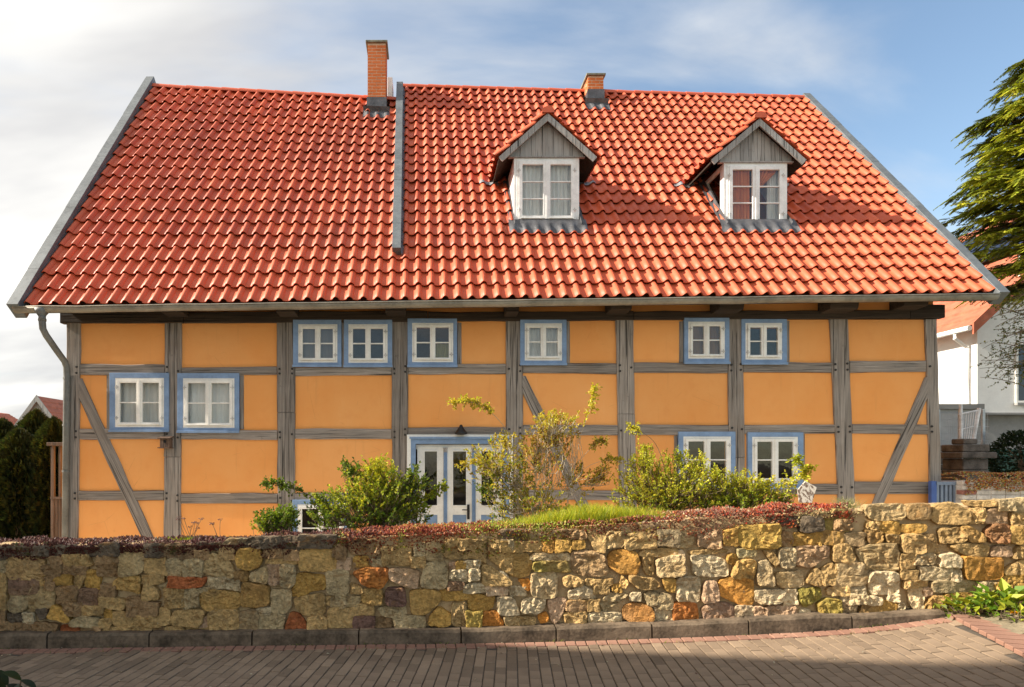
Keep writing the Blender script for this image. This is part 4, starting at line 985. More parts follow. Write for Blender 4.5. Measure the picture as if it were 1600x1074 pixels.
sec(780, 810, 5.714, """0,100,250,190 db;5,202,365,295 ty;390,198,480,300 oy;505,192,640,290 y;650,197,760,265 y;520,100,760,180 b;780,135,940,140,935,300,860,290 t;950,130,1110,255 tg;1115,130,1400,258 t;1410,95,1600,245 dg;
20,350,100,310,240,310,290,400,260,500,180,525,90,500 ty;295,312,615,368 wt;300,382,615,470 mt;640,310,760,275,900,310,960,370,960,500,780,515,660,470 pt;960,400,990,310,1090,280,1210,300,1250,390,1220,490,1080,490 yo;1260,272,1590,338 t;1265,345,1380,350,1370,505,1300,490 t;1385,380,1520,335,1640,330,1640,500,1420,525 wt;
0,465,50,480,115,580,100,595,0,595 w;0,608,70,680 p;80,605,240,690 w;175,545,270,540,262,640,220,620 o;285,490,400,475,510,490,512,690,440,708,285,690 wt;565,530,650,508,755,555,740,595,590,602 t;760,545,1000,590 t;620,650,740,600,850,660,850,708,620,712 w;850,605,975,665 t;1100,490,1140,570,1120,620,1078,600 ty;1010,592,1088,650 y;1145,505,1380,540,1440,590,1420,625,1260,630,1170,570 t;1452,525,1570,540,1555,650,1490,640 y;
0,705,110,700,190,850,0,855 w;200,730,280,710,410,715,405,790,350,835,200,830 w;430,720,585,710,590,800,510,945,465,900 p;345,860,420,840,440,900,370,935 o;40,872,330,875,310,950,60,950 tg;600,735,790,730,770,820,600,825 yp;795,730,885,820 t;590,845,770,950 t;790,838,1085,840,1090,930,800,940 w;890,740,1000,662,1145,680,1100,720,1000,790,945,830 g;1110,790,1180,755,1330,770,1380,850,1360,915,1180,920,1105,880 bo;1165,668,1260,722 w;1290,690,1350,645,1420,680,1400,780,1330,770 g;1395,740,1450,660,1530,690,1540,800,1420,800 g;1390,802,1535,910 w""")
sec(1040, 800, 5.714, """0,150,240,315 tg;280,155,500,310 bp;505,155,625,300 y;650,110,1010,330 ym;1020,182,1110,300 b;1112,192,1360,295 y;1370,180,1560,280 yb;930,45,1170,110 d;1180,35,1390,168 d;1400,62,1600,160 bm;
65,350,150,345,180,550,140,545 wp;200,342,540,365 t;215,385,330,370,545,440,550,570,255,570 w;550,378,630,458 y;640,332,785,400 mw;640,422,790,425,780,585,565,580 yt;830,440,900,430,955,600,950,655,800,640 tw;860,350,940,340,1000,430,970,500 t;1000,330,1140,320,1140,500,1010,490 wg;1150,310,1300,300,1455,305,1430,400,1280,495,1150,470 bp;1485,305,1600,300,1600,445,1495,430 t;
95,600,140,575,300,580,290,795,95,790 w;340,620,430,615,465,720,450,790,320,800 p;470,620,560,585,770,595,770,825,640,820,480,740 oy;980,545,1210,525,1218,655,1040,675,975,620 wy;1235,620,1330,490,1380,560,1370,655 t;1385,520,1460,455,1510,490,1490,640,1390,650 t;1512,455,1600,645 t;0,595,75,705 t;
60,810,265,805,285,965,60,970 ro;0,872,45,960 w;320,860,420,812,540,810,600,850,600,955,340,960 pk;612,838,770,835,770,950,615,950 wp;780,850,850,842,880,940,790,945 p;885,838,1160,842,1155,935,890,940 p;785,700,860,690,1050,700,1040,800,860,818,785,780 w;1062,697,1155,830 w;1180,690,1370,680,1380,760,1250,850,1200,800 m;1345,830,1440,770,1550,790,1550,925,1380,925 my;1168,920,1215,872,1275,875,1280,938 w;1430,690,1510,655,1600,650,1600,735,1450,735 wt""")
sec(1300, 770, 5.113, """240,110,400,95,580,100,570,215,290,215 gt;590,95,760,90,765,210,600,208 tb;780,200,830,95,960,88,1075,150,1085,240,850,250 t;1100,132,1190,240 t;1205,180,1260,120,1370,135,1380,240,1210,245 pb;1060,68,1310,102 t;1320,58,1440,142 g;1450,48,1534,155 g;1425,167,1534,258 t;0,218,140,290 b;0,138,130,205 mb;
270,238,355,283 t;360,232,530,315 y;535,262,720,315 y;250,310,330,290,390,330,370,400,290,395 yb;420,337,520,400 t;540,340,640,330,720,345,710,480,550,470 t;725,348,825,470 bt;850,290,1030,280,1040,385,860,405 t;1000,275,1090,268,1195,340,1190,385,1090,390 by;1212,310,1280,250,1390,255,1410,340,1370,400,1250,395 br;1405,265,1500,275,1520,370,1480,410,1410,380 ty;90,315,245,415 bg;
0,315,75,398 yb;0,408,110,405,165,500,150,555,0,545 t;175,455,300,415,500,400,520,520,515,610,260,605 tg;530,492,640,602 t;645,492,805,565 wg;850,490,1005,588 w;915,430,1030,405,1230,415,1225,500,1060,500 t;1255,500,1290,430,1415,430,1410,505 p;1420,520,1490,425,1534,430,1534,520 t;1025,505,1110,515,1200,520,1350,525,1345,680,1080,695,1040,600 oy;1370,600,1480,540,1534,545,1534,645,1380,650 t;530,622,680,680 t;690,597,935,688 wg;945,607,1005,698 w;
30,562,240,652 tw;20,662,265,738 tw;0,742,125,818 yw;140,742,250,798 w;285,635,510,630,515,805,300,805 w;565,698,750,752 t;790,705,1130,702,1140,790,800,790 g;1170,718,1290,785 wt;1290,725,1430,770 y;1375,662,1534,748 y;65,812,130,865 w;140,812,255,878 gw;260,832,380,888 w;440,818,515,858 w;65,885,185,970 kg;220,895,370,955 yb;375,868,515,950 y;525,872,560,950 w;600,762,725,765,700,950,620,900 wt;730,762,795,815 p;720,900,800,820,890,830,880,945,720,945 by;900,808,1090,848 y;910,857,1030,903 t;1095,828,1160,888 t;1170,802,1280,878 t;1290,792,1534,878 b""")
def chaikin(P, n):
    for _ in range(n):
        Q = []
        for i in range(len(P)):
            a, b = Vector(P[i]), Vector(P[(i+1) % len(P)]); Q += [a.lerp(b, .13), a.lerp(b, .87)]
        P = Q
    return P
def stone(poly, code, box):
    poly = list(poly)
    if box:
        w = poly[1][0] - poly[0][0]; h = poly[2][1] - poly[1][1]; ja, jb = min(5, w * .12), min(4, h * .14); Q = []
        for i in range(4):
            a, b = poly[i], poly[(i+1) % 4]; Q.append((a[0] + rj(ja), a[1] + rj(jb)))
            if (w if i % 2 == 0 else h) > 14: t = random.uniform(.35, .65); Q.append((a[0] + (b[0]-a[0])*t + rj(ja*.5), a[1] + (b[1]-a[1])*t + rj(jb*.6)))
        poly = Q
    W = []
    for p in poly: x, z = on_wall(*p); W.append((x, z))
    if max(p[0] for p in W) > 7: return
    gx = sum(p[0] for p in W) / len(W); gz_ = sum(p[1] for p in W) / len(W); ex = .010
    W = [(p[0] + math.copysign(min(ex, abs(p[0] - gx)), p[0] - gx), p[1] + math.copysign(min(ex, abs(p[1] - gz_)), p[1] - gz_)) for p in W]
    P = chaikin([Vector((p[0], p[1])) for p in W], 2); cx = sum(p.x for p in P) / len(P); cz = sum(p.y for p in P) / len(P)
    # resample densely
    n = 30; per = [0.0]
    for i in range(len(P)): per.append(per[-1] + (P[(i+1) % len(P)] - P[i]).length)
    out = []
    for k in range(n):
        t = per[-1] * k / n; i = max(j for j in range(len(P)) if per[j] <= t + 1e-9); f = (t - per[i]) / max(1e-9, per[i+1] - per[i]); q_ = P[i].lerp(P[(i+1) % len(P)], f); out.append(q_ + Vector((fb((q_.x, q_.y, cx * 9), 22), fb((q_.y, q_.x, cz * 9), 22))) * .009)
    size = max(p.x for p in out) - min(p.x for p in out); sz2 = max(p.y for p in out) - min(p.y for p in out); sm_ = min(size, sz2)
    h = random.uniform(.014, .034) * (0.55 + min(1, sm_ / .15)); sd = random.random() * 60; tilt = (rj(.10), rj(.10)); m = MB()
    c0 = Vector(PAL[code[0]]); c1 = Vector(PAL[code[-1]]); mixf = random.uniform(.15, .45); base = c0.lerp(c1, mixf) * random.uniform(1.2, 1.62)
    rings = ((1.0, -.04), (1.0, .35), (.988, .80), (.955, .96), (.86, 1.0), (.72, 1.0), (.55, 1.0), (.36, 1.0), (.17, 1.0)); idx = []
    rug = random.choice((.45, .8, 1.1, 1.5))
    for (s, hh) in rings:
        row = []
        for p in out:
            q = Vector((cx, cz)).lerp(p, s)
            e = 1 + .02 * fb((q.x * 12, q.y * 12, sd)) if s < 1.01 else 1
            x = cx + (q.x - cx) * e; z = cz + (q.y - cz) * e
            f = fb((x, z, sd), 8) * .016 + fb((x, z, sd + 2), 55) * .006 + (abs(fb((x * 1.6, z, sd + 5), 13)) - .2) * .026 + abs(fb((x, z, sd + 8), 30)) * .010
            dep = h * hh + (f * rug + (x - cx) * tilt[0] + (z - cz) * tilt[1]) * max(0, min(1, (hh - .1) * 1.2)) * (1 if s < .97 else .4)
            if hh < 0: dep = -.03
            fp, d, nn = wall_frame(x); w = fp + nn * dep; row.append(len(m.v)); m.v.append(Vector((w.x, w.y, z)))
            tone = 1 + .16 * fb((x, z, sd + 9), 7); second = max(0, min(1, .5 + 1.6 * fb((x, z, sd + 3), 5)))
            cc_ = base.lerp(c1 * 1.15, second * .55) * tone; m.c.append((cc_.x, cc_.y, cc_.z))
        idx.append(row)
    for a, b in zip(idx[:-1], idx[1:]):
        for i in range(n): m.f.append((a[i], a[(i+1) % n], b[(i+1) % n], b[i]))
    m.f.append(tuple(idx[-1]))
    o = m.build('stone', m_stone, wall, smooth=False)
    return o
for s_ in ST: stone(*s_)
# wall beyond the frame at the left and right: a few courses more
def extra(x0, x1):
    x = x0
    while x < x1:
        z = gz(x) + .14
        while z < topZ(x) - .08:
            w, h = random.uniform(.14, .32), random.uniform(.09, .17); Y = faceY(x + w/2)
            def pp(X, Z): yy = faceY(X); return (CX + F * X / yy, CY - F * (Z - ZC) / yy)
            a, b = pp(x, z + h), pp(x + w - .015, z); stone([(a[0], a[1]), (b[0], a[1]), (b[0], b[1]), (a[0], b[1])], random.choice(('t', 'tg', 'b', 'ty', 'g', 'y')), True); z += h + .012
        x += .26
extra(-5.2, -4.0); extra(5.0, 6.0)
# ================================================================== PLANTS
def leaf(mb, p, d, n, l, w, col, fold=.18):
    d = d.normalized(); s = d.cross(n)
    if s.length < .01: s = d.cross(Vector((.3, .5, .8)))
    s.normalize(); n = s.cross(d); b = len(mb.v)
    mb.v += [p, p + d*l*.45 + s*w + n*l*fold, p + d*l - n*l*.08, p + d*l*.45 - s*w + n*l*fold]
    mb.f += [(b, b+1, b+2), (b, b+2, b+3)]; mb.c += [col] * 4
def rdir(up=0.0):
    while True:
        v = Vector((rj(1), rj(1), rj(1)))
        if .05 < v.length < 1: v.normalize(); v.z += up; return v.normalized()
def jit(c, a=.2): k = 1 + rj(a); return (c[0]*k*(1+rj(.10)), c[1]*k, c[2]*k)
def curve(a, b, bend, n=6):
    a, b = Vector(a), Vector(b); m_ = (a + b) / 2 + Vector(bend); return [a*(1-t)**2 + m_*2*t*(1-t) + b*t*t for t in [i / n for i in range(n+1)]]
def spray(lv, tw, pts, ls, cols, step=.02, tr=.0022, start=.35, lw=.34, up=.5):
    """twig with leaves set in pairs along its outer part"""
    tw.tube(pts, [tr * (1.3 - i / len(pts)) for i in range(len(pts))], 4)
    L = sum((pts[i+1] - pts[i]).length for i in range(len(pts) - 1)); d = L * start
    while d < L:
        a = 0
        for i in range(len(pts) - 1):
            sl_ = (pts[i+1] - pts[i]).length
            if a + sl_ >= d: p = pts[i].lerp(pts[i+1], (d - a) / sl_); t = (pts[i+1] - pts[i]).normalized(); break
            a += sl_
        for s in (-1, 1):
            dr = (t * .5 + rdir(.15) * .9).normalized(); l = ls * random.uniform(.45, 1.35); leaf(lv, p, dr, (rdir(up) + Vector((-.25, -.35, .3))), l, l * lw, jit(random.choice(cols)))
        d += step * random.uniform(.7, 1.3)
    leaf(lv, pts[-1], pts[-1] - pts[-2] + rdir() * .01, rdir(up), ls, ls * lw, jit(random.choice(cols)))
def shrub(name, label, root, Y, blobs, ls, cat='shrub', group=None, canes=(), tlen=.13, bark=None, step=.022, zroot=None, extra_twigs=(), dens=2.3):
    rt = V(root[0], root[1], Y); zr = zroot if zroot is not None else topZ(rt.x) - .12; rt = Vector((rt.x, rt.y, zr))
    o = empty(name, rt, label, cat, group); lv, tw = MB(), MB()
    for (px, py, rx, ry, n, cols) in blobs:
        c = V(px, py, Y + rj(.08)); ax = rx / F * Y; az = ry / F * Y; hub = rt.lerp(c, .45 if (c - rt).length < .55 else .78) + Vector((rj(.05), rj(.05), 0))
        tw.tube(curve(rt + Vector((rj(.04), rj(.04), 0)), hub, (rj(.04), rj(.04), .02)), [.006, .0055, .005, .0045, .004, .004, .0035], 5)
        for k in range(int(n * dens)):
            q = Vector((random.gauss(0, .66), random.gauss(0, .6), random.gauss(0, .66))); q = q if q.length < 1.7 else q.normalized() * random.random(); tip = c + Vector((q.x * ax, q.y * min(ax, .28), q.z * az)); out = (tip - hub).normalized()
            st_ = tip - (out * .7 + Vector((rj(.5), rj(.5), .45))).normalized() * tlen * random.uniform(.7, 1.3)
            if random.random() < .45: tw.tube(curve(hub, st_, (rj(.04), rj(.04), rj(.03)), 4), [.0035, .003, .0026, .0024, .0022], 4)
            spray(lv, tw, curve(st_, tip, (rj(.02), rj(.02), .015), 4), ls, cols, step)
    for (pts, r0, leafy, cols) in canes:
        P = [V(p[0], p[1], Y + (p[2] if len(p) > 2 else 0)) for p in pts]; Q = []
        for i in range(len(P) - 1):
            p0, p1, p2, p3 = P[max(0, i-1)], P[i], P[i+1], P[min(len(P)-1, i+2)]
            for k in range(5):
                t = k / 5; Q.append(.5 * ((2*p1) + (p2-p0)*t + (2*p0-5*p1+4*p2-p3)*t*t + (3*p1-p0-3*p2+p3)*t**3))
        Q.append(P[-1]); tw.tube(Q, [r0 * (1 - .7 * i / len(Q)) for i in range(len(Q))], 6)
        for i in range(int(len(Q) * (1 - leafy)), len(Q)):
            for _ in range(6): e = Q[i] + rdir(.3) * random.uniform(.03, .09); spray(lv, tw, [Q[i], Q[i].lerp(e, .5) + Vector((0, 0, .01)), e], ls, cols, .016, .0015, .2)
    for P in extra_twigs: tw.tube([V(*p) for p in P], .0028, 4)
    add('foliage', lv.v, lv.f, m_leaf, o, cols=lv.c); add('stem', tw.v, tw.f, bark or m_bark, o); return o
G1, G2, G3, G4 = (.17, .23, .022), (.36, .38, .03), (.08, .13, .018), (.52, .48, .04)
O1, O2, O3 = (.42, .35, .045), (.54, .43, .05), (.34, .21, .045)
shrub('leafy_shrub', 'broad green shrub with a bright yellow green top in front of the door jamb', (575, 815), 6.75,
      [(592, 735, 24, 20, 60, (G2, G4)), (575, 762, 44, 22, 80, (G2, G4, G1)), (545, 782, 50, 18, 55, (G1, G2)), (615, 770, 36, 30, 75, (G1, G2)), (545, 728, 14, 9, 14, (G1, G3)), (605, 800, 46, 18, 60, (G1, G3)), (648, 752, 16, 22, 35, (G1, G3)), (640, 790, 24, 22, 45, (G1, G2)), (500, 778, 16, 12, 14, (G1, G3)), (520, 803, 36, 14, 34, (G1, G3))],
      .034, dens=2.2, step=.018, tlen=.17, canes=[([(556, 818), (520, 795), (480, 772), (440, 760), (415, 757)], .006, .45, (G1, G3)), ([(600, 815), (640, 790), (672, 775), (694, 760)], .004, .4, (G1, G2))])
shrub('low_shrub', 'low dark green shrub beside the small window near the ground', (430, 825), 6.4, [(430, 812, 24, 14, 48, (G1, G3)), (447, 803, 16, 12, 26, (G1,)), (412, 815, 14, 9, 14, (G1, G2))], .033, dens=3.0, step=.017)
tw_x = []
for _ in range(46):
    x = random.uniform(835, 905); y = random.uniform(660, 740); d = rj(.15); tw_x.append([(x, y, 6.9 + d), (x + rj(8), y + random.uniform(15, 30), 6.9 + d), (x + rj(14), y + random.uniform(40, 75), 6.9 + d)])
shrub('climbing_rose', 'tall straggly yellow leaved rose with arching canes right of the door', (835, 815), 6.9,
      [(765, 722, 34, 26, 62, (O1, O2, G2)), (800, 745, 40, 28, 60, (O1, G1, O3)), (868, 655, 30, 14, 46, (O2, O1)), (850, 678, 26, 16, 30, (O1, O3)), (838, 712, 34, 26, 42, (O1, O2, O3)), (878, 690, 24, 22, 16, (O1, O3)), (820, 775, 44, 24, 58, (O1, G2, O2)), (785, 790, 26, 18, 26, (G3, O1)), (765, 765, 18, 14, 18, (G3, G3, G1)), (790, 688, 20, 12, 20, (O2, O1)), (905, 742, 28, 20, 20, (O1, O3)), (870, 795, 45, 14, 36, (O1, G2)), (940, 740, 16, 12, 18, (O2, O3))],
      .031, 'rose', step=.016, bark=m_palebark, tlen=.10, dens=2.1,
      canes=[([(812, 815), (806, 740), (797, 685), (778, 655), (752, 635), (728, 628), (708, 632)], .0045, .42, (O2, G4)), ([(880, 815), (898, 730), (908, 680), (922, 640), (930, 608)], .0045, .30, (G4, O2)), ([(850, 815), (900, 745), (935, 722), (970, 720)], .0035, .30, (O2, O1)), ([(835, 815), (800, 750), (765, 725), (722, 728)], .004, .3, (O2, O1)), ([(845, 815), (860, 740), (880, 690)], .004, 0, (O1,)), ([(855, 815), (885, 750), (900, 690)], .0035, 0, (O1,)), ([(840, 815), (850, 720), (865, 670)], .004, 0, (O1,)), ([(870, 815), (860, 770), (905, 720), (930, 695), (945, 690)], .004, .25, (O3, O1))], extra_twigs=tw_x)
shrub('fine_leaved_shrub', 'dense yellow green shrub with fine leaves left of the lower right windows', (1050, 815), 6.7,
      [(1005, 715, 20, 22, 34, (G2, G4)), (1000, 760, 32, 28, 80, (G2, G4, O1)), (1045, 745, 40, 30, 110, (G2, G4)), (1085, 765, 36, 26, 85, (G2, G4)), (1040, 785, 60, 20, 100, (G2, O1, G1)), (1064, 712, 9, 10, 10, (G2,)), (1092, 732, 18, 10, 20, (G4, G2))],
      .026, canes=[([(1045, 800), (1040, 740), (1025, 695), (1002, 675), (985, 668)], .004, .22, (G4,)), ([(1060, 800), (1075, 745), (1098, 715)], .003, .4, (G4, G2)), ([(1020, 800), (1005, 740), (1008, 700)], .003, .4, (G4, G2))], step=.015, tlen=.15, dens=2.0)
shrub('spreading_shrub', 'light green spreading shrub in front of the two lower right windows', (1155, 815), 6.6,
      [(1120, 742, 16, 14, 24, (G2, G4)), (1158, 752, 24, 16, 46, (G2, G4)), (1150, 782, 46, 16, 75, (G2, G1)), (1180, 765, 24, 14, 34, (G2, G4)), (1215, 782, 22, 12, 24, (G1, G2)), (1120, 775, 24, 16, 32, (G2,)), (1205, 755, 12, 10, 8, (G4,))], .027, step=.016, dens=2.2, tlen=.16)
shrub('rose_shoot', 'thin rose shoot with a few green leaves at the right end of the shrubs', (1228, 805), 6.5,
      [(1235, 752, 12, 10, 7, (G4, G2)), (1225, 770, 14, 9, 8, (G2,))], .034, 'rose', canes=[([(1225, 805), (1238, 770), (1250, 748), (1266, 734)], .004, .3, (G4,)), ([(1222, 805), (1232, 760), (1246, 730), (1243, 718)], .003, .25, (G2,))])
# ---- stonecrop and moss on the wall top
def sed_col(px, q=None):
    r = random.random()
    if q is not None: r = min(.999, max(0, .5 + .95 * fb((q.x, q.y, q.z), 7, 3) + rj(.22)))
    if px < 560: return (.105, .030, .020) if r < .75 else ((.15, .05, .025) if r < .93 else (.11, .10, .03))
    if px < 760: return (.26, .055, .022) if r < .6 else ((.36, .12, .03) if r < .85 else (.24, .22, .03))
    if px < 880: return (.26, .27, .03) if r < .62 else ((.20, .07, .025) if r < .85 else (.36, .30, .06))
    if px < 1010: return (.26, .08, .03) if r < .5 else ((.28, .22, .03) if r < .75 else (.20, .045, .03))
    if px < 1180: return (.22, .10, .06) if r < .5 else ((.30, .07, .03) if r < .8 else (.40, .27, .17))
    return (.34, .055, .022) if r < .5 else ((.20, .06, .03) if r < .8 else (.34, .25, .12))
sd_ = MB()
def octa(mb, p, r, h, c, tilt):
    b = len(mb.v); a = random.random() * 3; x1 = Vector((math.cos(a), math.sin(a), 0)) * r; x2 = Vector((-math.sin(a), math.cos(a), 0)) * r; up = (Vector((0, 0, 1)) + tilt).normalized() * h
    mb.v += [p - up * .3, p + x1, p + x2, p - x1, p - x2, p + up]; mb.c += [c] * 6
    for i in range(4): k = (i + 1) % 4; mb.f += [(b+1+i, b+1+k, b+5), (b+1+k, b+1+i, b)]
made = 0
while made < 36000:
    x = random.uniform(-4.3, 3.75); p, d, n = wall_frame(x); px = CX + F * x / p.y
    dens = .62 + .8 * fb((x, 0, 0), 1.7) + (.5 if px > 380 else 0)
    s = random.uniform(-.40, .06); 
    if px > 1335 + 30 * fb((x, s, 0), 3): continue
    if fb((x, s, 4), 6) + dens < .12 * (1 if s > -.1 else .4): continue
    over = max(0, s + .005); hang = 0
    reach = .05 + .16 * max(0, fb((x, 0, 11), 2.3)) + (.07 if 560 < px < 900 or 1000 < px < 1270 else 0) + .10 * max(0, fb((x, 2, 5), 7))
    mound = .035 + .05 * fb((x, s, 2), 4) + (.02 if px > 560 else 0)
    if s > -.05 and random.random() < .62:
        hang = random.random() ** 1.5 * reach; q = p + n * (.022 + .018 * random.random()) + Vector((0, 0, topZ(x) - .01 - hang)); tilt = n * .9 + Vector((0, 0, -.2))
    else: q = p + n * min(s, .02) + Vector((0, 0, topZ(x) - .012 + random.random() * mound)); tilt = rdir() * .5
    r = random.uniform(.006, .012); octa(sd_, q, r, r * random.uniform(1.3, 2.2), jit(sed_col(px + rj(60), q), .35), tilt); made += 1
add('stonecrop', sd_.v, sd_.f, m_sedum, cols=sd_.c)
so = bpy.data.objects['stonecrop']; tag(so, 'red and green stonecrop carpet hanging over the top of the stone wall', 'ground cover', kind='stuff')
# ---- grass
def blades(lst, name, label, mat=m_leaf):
    mb = MB()
    for (p, h, w, c, lean) in lst:
        a = random.random() * 6.28; s = Vector((math.cos(a), math.sin(a), 0)) * w; ln = Vector((rj(1), rj(1), 0)) * lean * h; b = len(mb.v)
        mb.v += [p - s, p + s, p + s * .7 + ln * .35 + Vector((0, 0, h * .6)), p - s * .7 + ln * .35 + Vector((0, 0, h * .6)), p + ln + Vector((0, 0, h))]; mb.f += [(b, b+1, b+2, b+3), (b+3, b+2, b+4)]; mb.c += [c] * 5
    return tag(add(name, mb.v, mb.f, mat, cols=mb.c), label, 'grass', kind='stuff')
L = []
for _ in range(8000):
    px = random.gauss(912, 82); 
    if not 740 < px < 1090: continue
    x = (px - CX) / F * 5.75; p, d, n = wall_frame(x); q = p - n * random.uniform(.05, .42); hh = random.uniform(.07, .21) * (1.1 - abs(px - 912) / 200)
    L.append((Vector((q.x, q.y, topZ(x) - .02)), max(.03, hh), .0026, jit(random.choice((G2, G4, (.22, .30, .03))), .25), .5))
for _ in range(700):
    px = random.choice((random.gauss(755, 18), random.gauss(668, 10), random.gauss(840, 25))); x = (px - CX) / F * 5.8; p, d, n = wall_frame(x); q = p - n * random.uniform(.08, .4)
    L.append((Vector((q.x, q.y, topZ(x) - .04)), random.uniform(.04, .12), .002, jit(random.choice((G2, G4)), .25), .6))
blades(L, 'grass', 'bright green grass growing on the wall top before the rose')
L = []
for _ in range(420):
    q = V(1322, 790, 5.4) + Vector((random.gauss(0, .055), random.gauss(0, .04), 0)); q.z = topZ(q.x) - .03; L.append((q, random.uniform(.05, .15), .0018, jit(random.choice(((.36, .30, .16), (.45, .40, .25), (.16, .20, .04))), .25), 1.0))
tg_ = blades(L, 'grass_tuft', 'dry pale grass tuft on the wall top at the end of the stonecrop'); 
del tg_['kind']; tg_['category'] = 'grass tuft'
# ---- dried flower stalks on the wall top, left
def stalks(px, Y, n, hpx, label, heads=True):
    r0 = V(px, 832, Y); r0.z = topZ(r0.x) - .03; o = empty('stonecrop_plant', r0, label, 'plant'); tw, lv, hd = MB(), MB(), MB()
    for k in range(n):
        tip = r0 + Vector((rj(.12), rj(.05), random.uniform(.6, 1) * hpx / F * Y)); pts = curve(r0 + Vector((rj(.03), rj(.03), 0)), tip, (rj(.02), 0, .02), 5)
        if heads:
            tw.tube(pts, .0022, 4)
            for _ in range(16): q = tip + Vector((rj(.022), rj(.022), rj(.008))); octa(hd, q, .005, .006, jit((.13, .045, .03)), Vector((0, 0, 0)))
    for _ in range(70):
        q = r0 + Vector((random.gauss(0, .045), random.gauss(0, .03), .02)); leaf(lv, q, rdir(1.0), rdir(), random.uniform(.03, .07), .008, jit(random.choice((G2, G1)), .2))
    if tw.v: add('stalk', tw.v, tw.f, m_bark, o)
    add('leaves', lv.v, lv.f, m_leaf, o, cols=lv.c)
    if hd.v: tag(add('seed_heads', hd.v, hd.f, m_sedum, o, cols=hd.c), kind='stuff')
stalks(297, 5.75, 9, 42, 'clump of many dried brown flower stalks on the left part of the wall')
stalks(345, 5.75, 3, 40, 'two or three dried flower stalks with green leaves at the foot, on the wall')
stalks(268, 5.75, 0, 20, 'small green leaf clump beside the bird box post on the wall top', False)
# leaning tile
pts = [(1259, 752), (1276.5, 762), (1269, 786), (1249, 786), (1246.5, 766)]; m = MB(); Yt = 5.5
f_ = [V(p[0], p[1], Yt + (786 - p[1]) * .003) for p in pts]; b_ = [q + Vector((.006, .022, .004)) for q in f_]; m.hexa(f_[::-1], b_[::-1])
t_ = NT('lichen_tile'); nn_ = t_.noise(1, 5, .6, t_.map((40, 40, 14), (0, R(35), 0)), .6); t_.base(t_.mix(t_.rng(nn_, .46, .56), (.12, .075, .05), (.50, .44, .36))); t_.rough(.95); t_.bump(nn_, .5, .01)
lt = m.build('leaning_tile', t_.m, org=tuple(f_[3]), bevel=.003); tag(lt, 'broken lichen spotted tile leaning upright on the wall top', 'tile')
# ---- weeds at the foot of the wall, right
def weed(px, py, Y, n, ls, label, flower=False):
    r0 = V(px, py, Y); r0.z = gz(r0.x); o = empty('weed', r0, label, 'weed', 'weeds at the foot of the wall'); lv = MB(); tw = MB()
    for _ in range(n):
        q = r0 + Vector((random.gauss(0, .09), random.gauss(0, .06), 0)); d = rdir(.75); l = ls * random.uniform(.6, 1.3)
        p2 = q + d * l * .7 + Vector((0, 0, random.random() * .05)); tw.tube([r0, q.lerp(p2, .4), p2], .002, 4); leaf(lv, p2, d + Vector((0, 0, -.4)), Vector((0, -.3, 1)) + rdir() * .5, l, l * .3, jit(random.choice((G1, G2, (.12, .22, .02)))))
    add('leaves', lv.v, lv.f, m_leaf, o, cols=lv.c); add('stems', tw.v, tw.f, m_bark, o)
    if flower:
        fl = MB(); c = V(1585, 957, 4.72); b0 = Vector((c.x, c.y, gz(c.x))); fl.tube([b0, c], .003, 5); fm = fl.build('flower_stalk', m_bark, o)
        pm_ = MB()
        for k in range(46): a = random.random() * 6.28; leaf(pm_, c, Vector((math.cos(a), math.sin(a), rj(.5))), Vector((0, 0, 1)), .03, .005, (.75, .42, .01), .05)
        add('flower', pm_.v, pm_.f, m_leaf, o, cols=pm_.c)
WL = {1492: 'sparse low weed at the very end of the kerb', 1508: 'low weed beside the kerb end, next to the sparse one', 1524: 'low spreading weed at the wall foot midway along the weeds', 1540: 'green weed just before the tallest weed at the wall foot', 1556: 'tallest leafy weed standing against the foot of the wall', 1572: 'broad leaved weed right behind the tallest one at the wall foot', 1590: 'leafy weed at the wall foot behind the dandelion'}
for px, n in ((1492, 22), (1508, 34), (1524, 40), (1540, 46), (1556, 60), (1572, 50), (1590, 44)):
    x_ = (px - CX) / F; lo_, hi_ = 4.0, 6.5
    for _ in range(30):
        mid = (lo_ + hi_) / 2
        if mid - faceY(x_ * mid) < 0: lo_ = mid
        else: hi_ = mid
    Yb = lo_ - .10; weed(px, CY + F * ZC / Yb, Yb, n, .075 + .03 * (px in (1556, 1572)), WL[px])
weed(1590, 958, 4.68, 26, .06, 'low weed with a yellow dandelion flower on the verge', True)
L = []
for _ in range(2600):
    p = BANDA + bdir * random.uniform(-.3, 2.2) + bnor * random.uniform(.42, 2.4)
    if fb(p, 2.2, 3) < -.05: continue
    if p.y > faceY(p.x) - .03: continue
    L.append((Vector((p.x, p.y, gz(p.x))), random.uniform(.015, .05), .0022, jit(random.choice((G1, G2, (.25, .22, .08))), .25), .8))
blades(L, 'verge_grass', 'short patchy grass on the dirt verge right of the red pavers')
